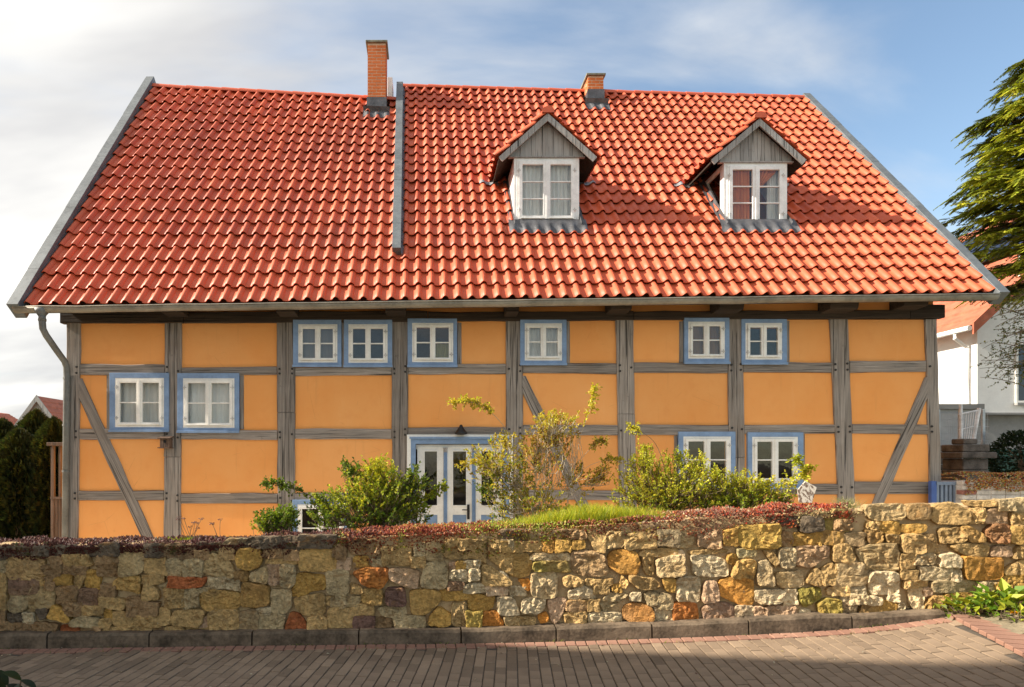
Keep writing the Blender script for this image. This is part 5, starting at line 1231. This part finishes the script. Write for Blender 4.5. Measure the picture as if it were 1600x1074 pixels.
# ---- dead leaves and crumbs on the street, moss tufts in the joints
lt_ = MB()
for _ in range(260):
    x = random.uniform(-4.0, 4.2); y = random.choice((kerbY(x) - random.expovariate(9) - .01, random.uniform(3.4, 5.2)))
    if y > kerbY(x) - .01: continue
    leaf(lt_, Vector((x, y, gz(x) + .008)), Vector((rj(1), rj(1), rj(.1))), Vector((rj(.4), rj(.4), 1)), random.uniform(.008, .03), random.uniform(.003, .008), jit(random.choice(((.20, .11, .05), (.34, .24, .12), (.5, .45, .36), (.10, .06, .035))), .3), .1)
tag(add('leaf_litter', lt_.v, lt_.f, m_leaf, cols=lt_.c), 'dead leaf litter scattered on the street pavers', 'leaf litter', kind='stuff')
L = []
for _ in range(900):
    x = random.uniform(-3.8, 4.2); k_ = random.choice((0, 0, .125)); y = kerbY(x) - k_ - .004 + rj(.006)
    if fb((x, k_, 0), 3.1) < .15: continue
    L.append((Vector((x, y, gz(x))), random.uniform(.008, .03), .002, jit(random.choice((G1, (.16, .17, .03), (.10, .12, .025))), .3), 1.0))
blades(L, 'joint_weeds', 'tiny weeds and moss sprouting in the paving joints along the kerb')
# ---- plant at the street edge near the camera
r0 = V(10, 1150, 3.3); r0.z = 0; o = empty('street_plant', r0, 'dark leaved plant poking up at the near edge of the street', 'plant'); lv, tw = MB(), MB()
def bigleaf(p, d, n, l, w, c):
    d = d.normalized(); s = d.cross(n).normalized(); n = s.cross(d); b = len(lv.v); k = 7
    for i in range(k):
        t = i / (k - 1); ww = w * math.sin(math.pi * (t * .92 + .04)) ** .8; q = p + d * l * t - n * l * .25 * t * t
        lv.v += [q - s * ww + n * ww * .25, q, q + s * ww + n * ww * .25]; lv.c += [c] * 3
    for i in range(k - 1): lv.f += [(b+3*i, b+3*i+1, b+3*i+4, b+3*i+3), (b+3*i+1, b+3*i+2, b+3*i+5, b+3*i+4)]
for (a, tip, l) in (((33, 1063), (27, 1054), .10), ((12, 1070), (2, 1052), .12), ((8, 1075), (-6, 1060), .12), ((16, 1078), (24, 1072), .09), ((55, 1078), (66, 1076), .09), ((5, 1085), (-14, 1075), .12)):
    p = V(*a, 3.3); tw.tube(curve(r0 + Vector((rj(.03), rj(.03), 0)), p, (0, 0, .1)), .004, 5); dv_ = V(*tip, 3.3) - p
    bigleaf(p, dv_ + Vector((0, -.02, 0)), Vector((.1, -.3, 1)), l, l * .32, (.025, .045, .012)); bigleaf(p, Vector((.8, rj(.4), -.25)), Vector((0, -.2, 1)), l * .9, l * .22, (.02, .03, .012))
add('leaves', lv.v, lv.f, m_leaf, o, cols=lv.c, smooth=True); add('stems', tw.v, tw.f, m_bark, o)

# ================================================================== LEFT BACKGROUND
def conifer_column(name, label, px, Y, top_py, hw_px, n, cols, group):
    c = V(px, top_py, Y); H = c.z + .05; rad = hw_px / F * Y; o = empty(name, (c.x, Y, 0), label, 'conifer', group); lv, tr = MB(), MB()
    tr.tube([(c.x, Y, -.05), (c.x, Y, H * .5), (c.x, Y, H * .93)], [.07, .05, .012], 7)
    for k in range(26): a = random.random() * 6.28; z = H * random.uniform(.1, .85); r = rad * .38; tr.tube([(c.x, Y, z), (c.x + math.cos(a) * r * .6, Y + math.sin(a) * r * .6, z + .1), (c.x + math.cos(a) * r, Y + math.sin(a) * r, z + .3)], .012, 4)
    for k in range(n):
        t = random.random() ** .8; z = H * (.02 + .98 * t); a = random.random() * 6.28
        r = rad * min(1, ((1 - t) / .30)) ** .7 * (1 + .22 * fb((math.cos(a) * 1.5, math.sin(a) * 1.5, z * 1.6), 1.6, px)) * random.uniform(.62, 1.03)
        p = Vector((c.x + math.cos(a) * r, Y + math.sin(a) * r, z)); outv = Vector((math.cos(a), math.sin(a), .9)).normalized(); nn_ = Vector((-math.sin(a), math.cos(a), 0)) + rdir() * .5; cc_ = jit(random.choice(cols), .3)
        for q in range(5):
            ang = (q - 2) * .38; d = (outv * math.cos(ang) + nn_.normalized().cross(outv) * math.sin(ang)); leaf(lv, p - outv * .05, d, nn_, random.uniform(.09, .17), .023, cc_, .05)
    add('crown', lv.v, lv.f, m_conifer, o, cols=lv.c); add('trunk', tr.v, tr.f, m_bark, o)
D1, D2, D3 = (.028, .045, .012), (.05, .065, .014), (.016, .026, .010)
for i, (px, Y, tp, hw, n, lab) in enumerate(((57, 12.6, 650, 40, 5600, 'tallest dark green conifer in the hedge, before the grey gable'), (84, 12.2, 662, 36, 5000, 'dark green hedge conifer behind the slim wooden shelter'), (4, 12.8, 664, 42, 5000, 'dark green hedge conifer with a pointed tip before the far red roof'), (30, 12.0, 680, 44, 5000, 'shorter rounded hedge conifer between two taller ones'), (112, 13.0, 690, 32, 2000, 'hedge conifer half hidden by the house corner'), (-40, 12.4, 668, 40, 2400, 'outermost hedge conifer at the end of the row'))):
    conifer_column('hedge_conifer', lab, px, Y, tp, hw, n, (D1, D2, D3, D1), 'conifers of the garden hedge')
# wooden shelter
a = V(79, 840, 10.4); sh = empty('wood_shelter', (a.x, 10.4, 0), 'slim grey wooden shelter with flat top beside the downpipe', 'shelter'); m_shw = M_wood('shelter_wood', (.13, .10, .08))
zt = V(0, 697, 10.4).z
for px, w, dy in ((81.5, 2.4, 0), (93, 1.6, .0), (81.5, 2.4, .5)):
    c = V(px, 800, 10.4); m = MB(); m.box(c.x - w / F * 10.4, c.x + w / F * 10.4, 10.4 + dy, 10.45 + dy, 0, zt); m.build('post', m_shw, sh)
m = MB(); p0, p1 = V(76, 698, 10.4), V(106, 692.5, 10.4); m.box(p0.x, p1.x, 10.34, 10.96, zt, zt + .06); m.build('top_board', m_shw, sh, bevel=.006)
for k in range(4):
    xa = V(84.5 + k * 5, 0, 10.4).x; m = MB(); m.box(xa, xa + .05, 10.41, 10.44, 0, V(0, 779, 10.4).z); m.build('lower_board', m_shw, sh)
m = MB(); p0, p1 = V(79, 780, 10.4), V(106, 776.5, 10.4); m.box(p0.x, p1.x, 10.385, 10.399, p0.z, p1.z); m.build('cross_rail', m_shw, sh)
# far houses at the left
m_farroof = M_simple('far_red_roof', (.40, .115, .06), .8, .25, 4); m_farwall = M_simple('far_render', (.55, .5, .44), .9)
def far_house(label, px, py, Y, hw, slope, depth, clad, eave_over=.25):
    A = V(px, py, Y); o = empty('far_house', (A.x, Y, 0), label, 'house'); ze = A.z - hw * slope
    if clad:
        n = 14
        for k in range(n):
            x0 = -hw * .92 + 1.84 * hw * k / n; x1 = -hw * .92 + 1.84 * hw * (k + 1) / n - .015; m = MB(); pts = [(x0, 0), (x1, 0), (x1, A.z - abs(x1) * slope - .1)]
            if x0 < 0 < x1: pts.append((0, A.z - .1))
            pts.append((x0, A.z - abs(x0) * slope - .1)); m.hexa([(A.x + p[0], Y + .2, p[1]) for p in pts], [(A.x + p[0], Y + .26, p[1]) for p in pts]); m.build('cladding_board', m_clad, o)
    m = MB(); pts = [(-hw * .9, 0), (hw * .9, 0), (hw * .9, ze + .1), (0, A.z - .15), (-hw * .9, ze + .1)]; m.hexa([(A.x + p[0], Y + .27, p[1]) for p in pts], [(A.x + p[0], Y + depth, p[1]) for p in pts]); m.build('wall', m_farwall, o)
    for s in (-1, 1):
        m = MB(); rows = []; nc = 14
        for k in range(nc):
            for f, up in ((0, .06), (.999, .0)):
                t = (k + f) / nc; rows.append([(A.x + s * hw * (1 - t), Y - .1, ze + (A.z - ze) * t + up), (A.x + s * hw * (1 - t), Y + depth + .2, ze + (A.z - ze) * t + up)])
        m.grid(rows); q = rows[0]; m.grid([[Vector(p) - Vector((0, 0, .12)) for p in rows[0]], [Vector(p) - Vector((0, 0, .12)) for p in rows[-1]]]); m.build('roof', m_farroof, o)
        m = MB(); q = [(A.x, Y - .14, A.z + .05), (A.x + s * hw, Y - .14, ze + .05), (A.x + s * hw, Y - .14, ze - .3), (A.x, Y - .14, A.z - .34)]
        if s > 0: q = q[::-1]
        m.hexa(q, [(p[0], p[1] + .06, p[2]) for p in q]); m.build('barge_board', m_clad, o)
    return o
far_house('distant gabled house with grey board cladding and red roof above the hedge', 59, 619, 38, 3.6, 1.35, 11, True)
far_house('distant low house with only its red roof showing above the hedge', -28, 642, 52, 3.2, .6, 3, False)

# ================================================================== RIGHT BACKGROUND
YN = 16.0; nb = empty('white_house', (16, YN, 0), 'white rendered neighbour house with red roof, grey base and solar panels', 'house')
m_wr = M_simple('white_render', (.78, .77, .75), .9, .06, 3); m_gr = M_simple('grey_base_render', (.30, .29, .28), .9, .12, 3)
c0 = V(1527, 497, YN); XN = c0.x; ZE = c0.z; XRdg = XN + 4.3; ZR = ZE + 4.0; zlo = V(0, 645, YN).z
m = MB(); pts = [(XN, zlo), (XN + 8.6, zlo), (XN + 8.6, ZE), (XRdg, ZR), (XN, ZE)]; m.hexa([(p[0], YN, p[1]) for p in pts], [(p[0], YN + 12, p[1]) for p in pts]); m.build('wall', m_wr, nb)
m = MB(); m.box(XN + .25, XN + 8.3, YN + .35, YN + 11.8, -.05, zlo); m.build('base_storey', m_gr, nb)
m = MB(); m.box(XN - .02, XN + 8.6, YN - .02, YN + 12, zlo - .05, zlo + .0); m.build('soffit', m_gr, nb)
for s, xe in ((-1, XN - .35), (1, XN + 8.95)):
    m = MB(); rows = []; n = 16
    for k in range(n):
        for f, up in ((0, .07), (.999, .02)):
            t = (k + f) / n; z0 = ZE - .3; rows.append([(xe + (XRdg - xe) * t, YN - .25, z0 + (ZR + .1 - z0) * t + up), (xe + (XRdg - xe) * t, YN + 12.2, z0 + (ZR + .1 - z0) * t + up)])
    m.grid(rows); m.grid([[Vector(p) - Vector((0, 0, .15)) for p in rows[0]], [Vector(p) - Vector((0, 0, .15)) for p in rows[-1]]]); m.build('roof', m_farroof, nb)
    m = MB(); q = [(xe, YN - .29, ZE - .18), (XRdg, YN - .29, ZR + .22), (XRdg, YN - .29, ZR - .08), (xe, YN - .29, ZE - .48)]
    if s > 0: q = q[::-1]
    m.hexa(q[::-1], [(p[0], p[1] + .05, p[2]) for p in q[::-1]]); m.build('barge_board', m_farroof, nb)
m_solar = M_simple('solar_glass', (.015, .02, .045), .12, .2, 4); sdir = Vector((XRdg - XN + .35, 0, ZR + .4 - ZE)).normalized(); sn = Vector((-sdir.z, 0, sdir.x))
for r in range(2):
    for k in range(5):
        base = Vector((XN - .35, YN + 1.0 + k * 1.9, ZE - .3)) + sdir * (3.3 + r * 1.08) + sn * .16; m = MB(); m.hexa([base, base + Vector((0, 1.8, 0)), base + Vector((0, 1.8, 0)) + sdir * 1.0, base + sdir * 1.0], [p + sn * .04 for p in (base, base + Vector((0, 1.8, 0)), base + Vector((0, 1.8, 0)) + sdir * 1.0, base + sdir * 1.0)]); m.build('solar_panel', m_solar, nb)
m = MB(); gx = XN - .42; m.tube([(gx, YN - .25, ZE - .32), (gx, YN + 12, ZE - .32)], .07, 8); m.build('gutter', m_wr, nb)
m = MB(); m.tube([(gx, YN + .2, ZE - .35), (gx, YN + .2, ZE - .5), (XN - .07, YN + .22, ZE - .75), (XN - .07, YN + .22, zlo + .1)], .045, 8); m.build('downpipe', m_wr, nb)
w0, w1 = V(1586, 630, YN), V(1640, 535, YN); m = MB(); m.ring((w0.x, w0.z, w1.x, w1.z), (w0.x + .06, w0.z + .06, w1.x - .06, w1.z - .06), YN - .03, YN + .02); wn_ = m.build('window', m_white, nb); m = MB(); m.box(w0.x + .06, w1.x - .06, YN - .012, YN - .006, w0.z + .06, w1.z - .06); m.build('pane', m_solar, wn_); m = MB(); m.box(w0.x - .05, w1.x + .05, YN - .12, YN - .031, w0.z - .06, w0.z); m.build('sill', m_gr, wn_)
w0, w1 = V(1592, 470, YN), V(1640, 400, YN); m = MB(); m.ring((w0.x, w0.z, w1.x, w1.z), (w0.x + .06, w0.z + .06, w1.x - .06, w1.z - .06), YN - .03, YN + .02); wn_ = m.build('window', m_white, nb); m = MB(); m.box(w0.x + .06, w1.x - .06, YN - .012, YN - .006, w0.z + .06, w1.z - .06); m.build('pane', m_solar, wn_)
# low grey outbuilding in front of the white wall
m_ob = M_simple('pale_grey_render', (.42, .43, .44), .9, .1, 3)
p0, p1 = V(1455, 760, 14.5), V(1526, 625, 14.5); m = MB(); m.box(p0.x - 1.0, p1.x, 14.5, 15.7, -.05, V(0, 640, 14.5).z); ob = m.build('garden_shed', m_ob, org=(p0.x, 15, 0)); tag(ob, 'low pale grey flat roofed outbuilding between the two houses', 'outbuilding')
m = MB(); m.box(p0.x - 1.1, p1.x + .1, 14.4, 15.8, V(0, 640, 14.5).z + .002, V(0, 632, 14.5).z); m.build('roof_edge', m_gr, ob)
# wire fence and slanted rail
m_galv = M_simple('galvanised_steel', (.42, .43, .44), .45, .2, 6, .5); m_wp = M_simple('pale_painted_steel', (.72, .70, .70), .4)
YF = 12.4; fo = empty('wire_fence', (V(1470, 0, YF).x, YF, 0), 'galvanised wire mesh fence behind the stone gate pillar', 'fence')
for px in (1466, 1500, 1536): p = V(px, 640, YF); m = MB(); m.box(p.x - .025, p.x + .025, YF - .02, YF + .02, 0, p.z); m.build('post', m_galv, fo)
m = MB()
for k in range(26): x = V(1458 + k * 3.4, 0, YF).x; m.tube([(x, YF, .2), (x, YF, V(0, 645, YF).z)], .0035, 4)
for k in range(7): z = V(0, 645 + k * 11, YF).z; m.tube([(V(1456, 0, YF).x, YF - .008, z), (V(1545, 0, YF).x, YF - .008, z)], .004, 4)
m.build('wire_mesh', m_galv, fo)
YS = 11.9; sr = empty('stair_railing', (V(1515, 0, YS).x, YS, 0), 'white steel railing with slanted end post and thin bars above the pillar', 'railing')
m = MB(); m.tube([V(1501, 632, YS), V(1501.5, 705, YS), Vector((V(1501.5, 0, YS).x, YS, 0))], .028, 8); m.build('post', m_wp, sr)
m = MB(); m.tube([V(1530, 638, YS), V(1519, 700, YS)], .03, 8); m.build('slanted_post', m_wp, sr)
m = MB(); m.tube([V(1498, 648, YS), V(1529, 641, YS)], .016, 6); m.build('top_rail', m_wp, sr)
m = MB(); m.tube([V(1498, 672, YS), V(1524, 666, YS)], .010, 6); m.build('mid_rail', m_wp, sr)
for k in range(6): m = MB(); m.tube([V(1506 + k * 3.9, 647 - k, YS), V(1503 + k * 3.0, 698, YS)], .007, 5); m.build('bar', m_wp, sr)
# stone gate pillar
m_dst = M_simple('dark_sandstone', (.13, .105, .085), .95, .5, 7, 0, .8, 25); YP = 10.9; pc = V(1507, 720, YP); gp = empty('gate_pillar', (pc.x, YP, 0), 'dark weathered stone gate pillar with stepped cap', 'pillar')
def pbox(name, xa, xb, ya, yb, dep, n=1):
    a, b = V(xa, yb, YP), V(xb, ya, YP); c = (a.x + b.x) / 2; w = (b.x - a.x) / 2; m = MB(); m.box(c - w, c + w, YP - dep, YP + dep, a.z, b.z); q = m.build(name, m_dst, gp, bevel=.02); return q
pbox('shaft_block', 1488, 1527, 717, 734, .22); pbox('shaft_block', 1487, 1528, 734.5, 756, .225); pbox('shaft_block', 1487.5, 1527.5, 756.5, 815, .22)
pbox('cap_slab', 1480.5, 1534.5, 707, 716.5, .30); pbox('cap_step', 1487, 1528.5, 695, 706.5, .23); pbox('cap_top', 1495.5, 1518, 686, 694.5, .13)
# dark low stone wall behind the pillar
p0, p1 = V(1464, 800, 11.5), V(1492, 700, 11.5); lw_ = empty('low_garden_wall', (p0.x, 11.5, 0), 'low dark coursed stone wall behind the blue railing', 'wall'); z = 0
k = 0
while z < p1.z:
    x = p0.x - .6 + (k % 2) * .12
    while x < p1.x + .1: w = random.uniform(.2, .34); m = MB(); m.box(x, x + w - .012, 11.5 + rj(.01), 11.75, z, z + .11); m.build('stone', m_dst, lw_, bevel=.012); x += w
    z += .122; k += 1
# blue railing
YB = 9.35; br = empty('blue_railing', (V(1480, 0, YB).x, YB, 0), 'blue painted wooden railing joining the house corner', 'railing'); m_bl = M_simple('blue_fence_paint', (.055, .11, .33), .5, .15, 6); m_bg = M_simple('grey_blue_paint', (.20, .25, .33), .5, .15, 6)
p = V(1456, 752, YB); m = MB(); m.box(p.x - .03, p.x + .05, YB - .03, YB + .03, 0, p.z); m.build('post', m_bl, br)
m = MB(); m.box(V(1457, 0, YB).x + .03, V(1508, 0, YB).x, YB - .03, YB + .03, V(0, 758, YB).z, V(0, 753, YB).z); m.build('top_rail', m_bg, br)
for k in range(7): p = V(1464 + k * 6.6, 758, YB); m = MB(); m.box(p.x - .018, p.x + .018, YB - .018, YB + .018, .1, p.z); m.build('baluster', m_bg, br)
m = MB(); m.box(V(1461, 0, YB).x, V(1476, 0, YB).x, YB + .03, YB + .05, .1, V(0, 757, YB).z); m.build('board', m_bl, br)
# brick planter with orange stonecrop
YQ = 9.2; a = V(1504, 790, YQ); pl = empty('brick_planter', (a.x + .6, YQ, 0), 'pale painted brick planter edged with red brick, full of orange stonecrop', 'planter'); m_pw = M_simple('flaking_whitewash', (.62, .55, .48), .9, .3, 12, 0, .6, 30); m_rb = M_simple('old_red_brick', (.36, .15, .11), .9, .3, 12, 0, .5)
zt = V(0, 751, YQ).z; z = .25; k = 0
while z < zt - .02:
    x = a.x
    while x < a.x + 2.6: w = .22; m = MB(); m.box(x, x + w - .012, YQ, YQ + .11, z, z + .062); m.build('brick', m_rb if (k % 3 == 0 and x < a.x + .1) else m_pw, pl, bevel=.005); x += w
    z += .074; k += 1
m = MB(); m.box(a.x + .01, a.x + 2.6, YQ + .02, YQ + .9, 0, zt - .03); m.build('planter_core', m_pw, pl)
od = MB()
for _ in range(5200):
    x = a.x + .02 + random.random() * 2.5; y = YQ - .03 + random.random() * .9; mound = .05 + .10 * min(1, (y - YQ + .05) * 3) + .04 * fb((x, y, 0), 3); z = zt - .06 + mound * (1 if x > a.x + .12 else .6)
    if random.random() < .3: y = YQ - .035 + rj(.012); z = zt - .16 * random.random() ** 1.6 * (1 + fb((x, 0, 0), 3))
    r = random.uniform(.008, .016); octa(od, Vector((x, y, z)), r, r * 1.6, jit(random.choice(((.42, .14, .03), (.50, .25, .05), (.30, .26, .05), (.36, .08, .03), (.55, .40, .22))), .25), rdir() * .6)
tag(add('planter_stonecrop', od.v, od.f, m_sedum, cols=od.c), 'orange and yellow stonecrop spilling over the brick planter', 'ground cover', kind='stuff')
# dark evergreen shrub, green bin
rs = empty('evergreen_shrub', (V(1596, 0, 12).x, 12, 0), 'dark glossy evergreen shrub before the grey garage wall', 'shrub'); lv, tw = MB(), MB(); c = V(1598, 722, 12.0)
for _ in range(2600):
    q = rdir(); q = Vector((q.x * .52, q.y * .45, q.z * .60)) * random.uniform(.75, 1.02) * (1 + .12 * fb((q.x, q.y, q.z), 3)); p = c + q
    if p.z < 0.2: continue
    leaf(lv, p, q.normalized() + rdir() * .7, q.normalized() + Vector((0, 0, .6)), random.uniform(.06, .10), .022, jit(random.choice(((.012, .022, .010), (.02, .034, .014), (.03, .045, .02)))))
for k in range(14): d = rdir(.6); tw.tube([Vector((c.x, 12, 0)), c + d * .1, c + d * .42], [.02, .012, .006], 5)
add('foliage', lv.v, lv.f, m_leaf, rs, cols=lv.c); add('stem', tw.v, tw.f, m_bark, rs)
p0, p1 = V(1528, 790, 13.2), V(1566, 706, 13.2); gb_ = empty('green_bin', ((p0.x + p1.x) / 2, 13.4, 0), 'dark green garden container between the pillar and the evergreen shrub', 'container'); m_gn = M_simple('green_plastic', (.015, .09, .06), .45)
m = MB(); m.hexa([(p0.x + .05, 13.2, 0), (p1.x + .45, 13.2, 0), (p1.x + .45, 13.7, 0), (p0.x + .05, 13.7, 0)], [(p0.x, 13.15, p1.z), (p1.x + .5, 13.15, p1.z), (p1.x + .5, 13.75, p1.z), (p0.x, 13.75, p1.z)]); m.build('body', m_gn, gb_, bevel=.02)
m = MB(); m.box(p0.x - .03, p1.x + .53, 13.1, 13.8, p1.z + .002, p1.z + .05); m.build('lid', m_gn, gb_, bevel=.015)
# ---- big conifer at the right
YT = 13.6; tx = V(1668, 0, YT).x; ct = empty('cypress_tree', (tx, YT, 0), 'tall feathery yellow green cypress beside the white house', 'tree'); lv, tr = MB(), MB(); Ht = 11.6
tr.tube([(tx, YT, -.05), (tx + .05, YT, 4), (tx, YT, 8), (tx - .1, YT, Ht)], [.20, .15, .09, .015], 9)
TIP = [(468, 1572), (430, 1545), (400, 1520), (372, 1532), (345, 1528), (322, 1500), (300, 1532), (280, 1520), (262, 1545), (240, 1548), (222, 1556), (205, 1574), (180, 1570), (160, 1588), (140, 1582), (110, 1612), (80, 1640)]
C1, C2, C3, C4 = (.16, .19, .018), (.32, .34, .025), (.46, .44, .04), (.08, .10, .016)
def fern(p, d, l, cols, depth=0):
    """drooping flat spray: axis with side sprigs"""
    side = d.cross(Vector((0, 0, 1))); side = side.normalized() if side.length > .05 else Vector((1, 0, 0)); n = 12; pts = [p + d * l * i / n + Vector((0, 0, -.24 * l * (i / n) ** 2)) for i in range(n + 1)]; cc_ = random.choice(cols)
    for i in range(1, n + 1):
        t = i / n; wl = l * .42 * (1 - .75 * t) + .02; ax = (pts[i] - pts[i-1]).normalized()
        for s in (-1, 1):
            dd = (ax * .8 + side * s * .75 + Vector((0, 0, -.12))).normalized(); leaf(lv, pts[i], dd, Vector((rj(.3), rj(.3), 1)), wl * random.uniform(.6, 1.2), .013, jit(cc_, .25), .04)
    leaf(lv, pts[-1], (pts[-1] - pts[-2]), Vector((0, 0, 1)), l * .16, .010, jit(cc_), .04)
def branch(base, tip, cols, dens):
    Lb = (tip - base).length; pts = curve(base, tip, (0, 0, .22 * Lb), 8); tr.tube(pts, [.03 * (1 - .85 * i / 8) + .004 for i in range(9)], 5); nn_ = int(Lb * dens)
    for k in range(nn_):
        t = .25 + .75 * (k + random.random()) / nn_; i = min(7, int(t * 8)); p = pts[i].lerp(pts[i+1], t * 8 - i); ax = (pts[i+1] - pts[i]).normalized(); side = ax.cross(Vector((0, 0, 1))).normalized()
        d = (ax * random.uniform(.3, 1) + side * rj(1.1) + Vector((0, 0, rj(.35)))).normalized(); fern(p + Vector((0, 0, rj(.06))), d, random.uniform(.22, .42) * (1.15 - .4 * t), cols)
    fern(tip, (pts[-1] - pts[-2]).normalized(), .34, cols)
for (py, px) in TIP:
    Yt_ = YT + rj(.5); tip = V(px, py, Yt_); base = Vector((tx, YT, tip.z - .15 * (tx - tip.x) + .1)); branch(base, tip, (C1, C2, C3, C2), 44)
    for dy in (-1.2, -.7, .8, 1.3):
        f = random.uniform(.62, .9); tip2 = Vector((tx + (tip.x - tx) * f, YT + dy * random.uniform(.6, 1.0), tip.z + rj(.35))); branch(Vector((tx, YT, tip2.z - .1)), tip2, (C1, C2, C3) if dy < 0 else (C1, C4), 34)
    tip3 = Vector((tx + (tx - tip.x) * random.uniform(.5, .9), YT + rj(1.0), tip.z)); branch(Vector((tx, YT, tip3.z - .1)), tip3, (C1, C2, C4), 6)
add('crown', lv.v, lv.f, m_conifer, ct, cols=lv.c); add('trunk', tr.v, tr.f, m_bark, ct)
# ---- young deciduous tree in front of the white house
YY = 12.6; x0 = V(1640, 0, YY).x; dt = empty('young_tree', (x0, YY, 0), 'thin branched young tree with small olive leaves before the white house', 'tree'); lv, tw = MB(), MB()
tw.tube([(x0, YY, -.05), (x0 - .03, YY, 1.5), (x0, YY, 3.2), (x0 - .1, YY, 5.2)], [.06, .05, .035, .012], 7)
for k in range(26):
    ty = random.uniform(470, 615); txp = random.uniform(1528 if 500 < ty < 590 else 1545, 1590); tip = V(txp, ty, YY + rj(.5)); b0 = Vector((x0 - .02, YY, tip.z - random.uniform(-.5, .4) )); pts = curve(b0, tip, (rj(.1), rj(.1), .18), 7); tw.tube(pts, [.012 * (1 - .8 * i / 7) + .0015 for i in range(8)], 5)
    for q in range(9):
        i = random.randint(2, 6); e = pts[i] + rdir(-.1) * random.uniform(.12, .32); spray(lv, tw, curve(pts[i], e, (rj(.03), rj(.03), -.02), 4), .040, ((.10, .12, .025), (.16, .15, .03), (.07, .09, .02)), .045, .002, .2)
add('crown', lv.v, lv.f, m_leaf, dt, cols=lv.c); add('trunk', tw.v, tw.f, m_bark, dt)

# ================================================================== ADDED SHADE CASTER HOUSE (unseen, out of frame; gable shaped to shade the road and the left of the wall)
m_ow = M_simple('cream_render', (.55, .50, .42), .9, .1, 3); XG = -7.0
sh_ = empty('shade_caster_house', (-13, .5, 0), 'unseen steep gabled cream house added at the left to cast shade', 'house')
prof_ = [(.4, -.05), (4.85, -.05), (4.85, 5.0), (2.6, 8.7), (.4, 5.0)]; m = MB(); m.hexa([(XG - .2, p[0], p[1]) for p in prof_], [(XG - 9, p[0], p[1]) for p in prof_]); m.build('wall', m_ow, sh_)
for s_ in (0, 1):
    e = (5.2, 4.72) if s_ == 0 else (0, 4.72); r_ = (2.6, 9.0); m = MB(); q = [(XG, e[0], e[1]), (XG - 9.3, e[0], e[1]), (XG - 9.3, r_[0], r_[1]), (XG, r_[0], r_[1])]; m.hexa(q, [(p[0], p[1], p[2] + .2) for p in q]); m.build('roof', m_farroof, sh_)
for yy in (.8, 3.2):
    for zz in (1.0, 3.8): m = MB(); m.box(XG - .2, XG - .16, yy, yy + 1, zz, zz + 1.3); m.build('window', m_solar, sh_)
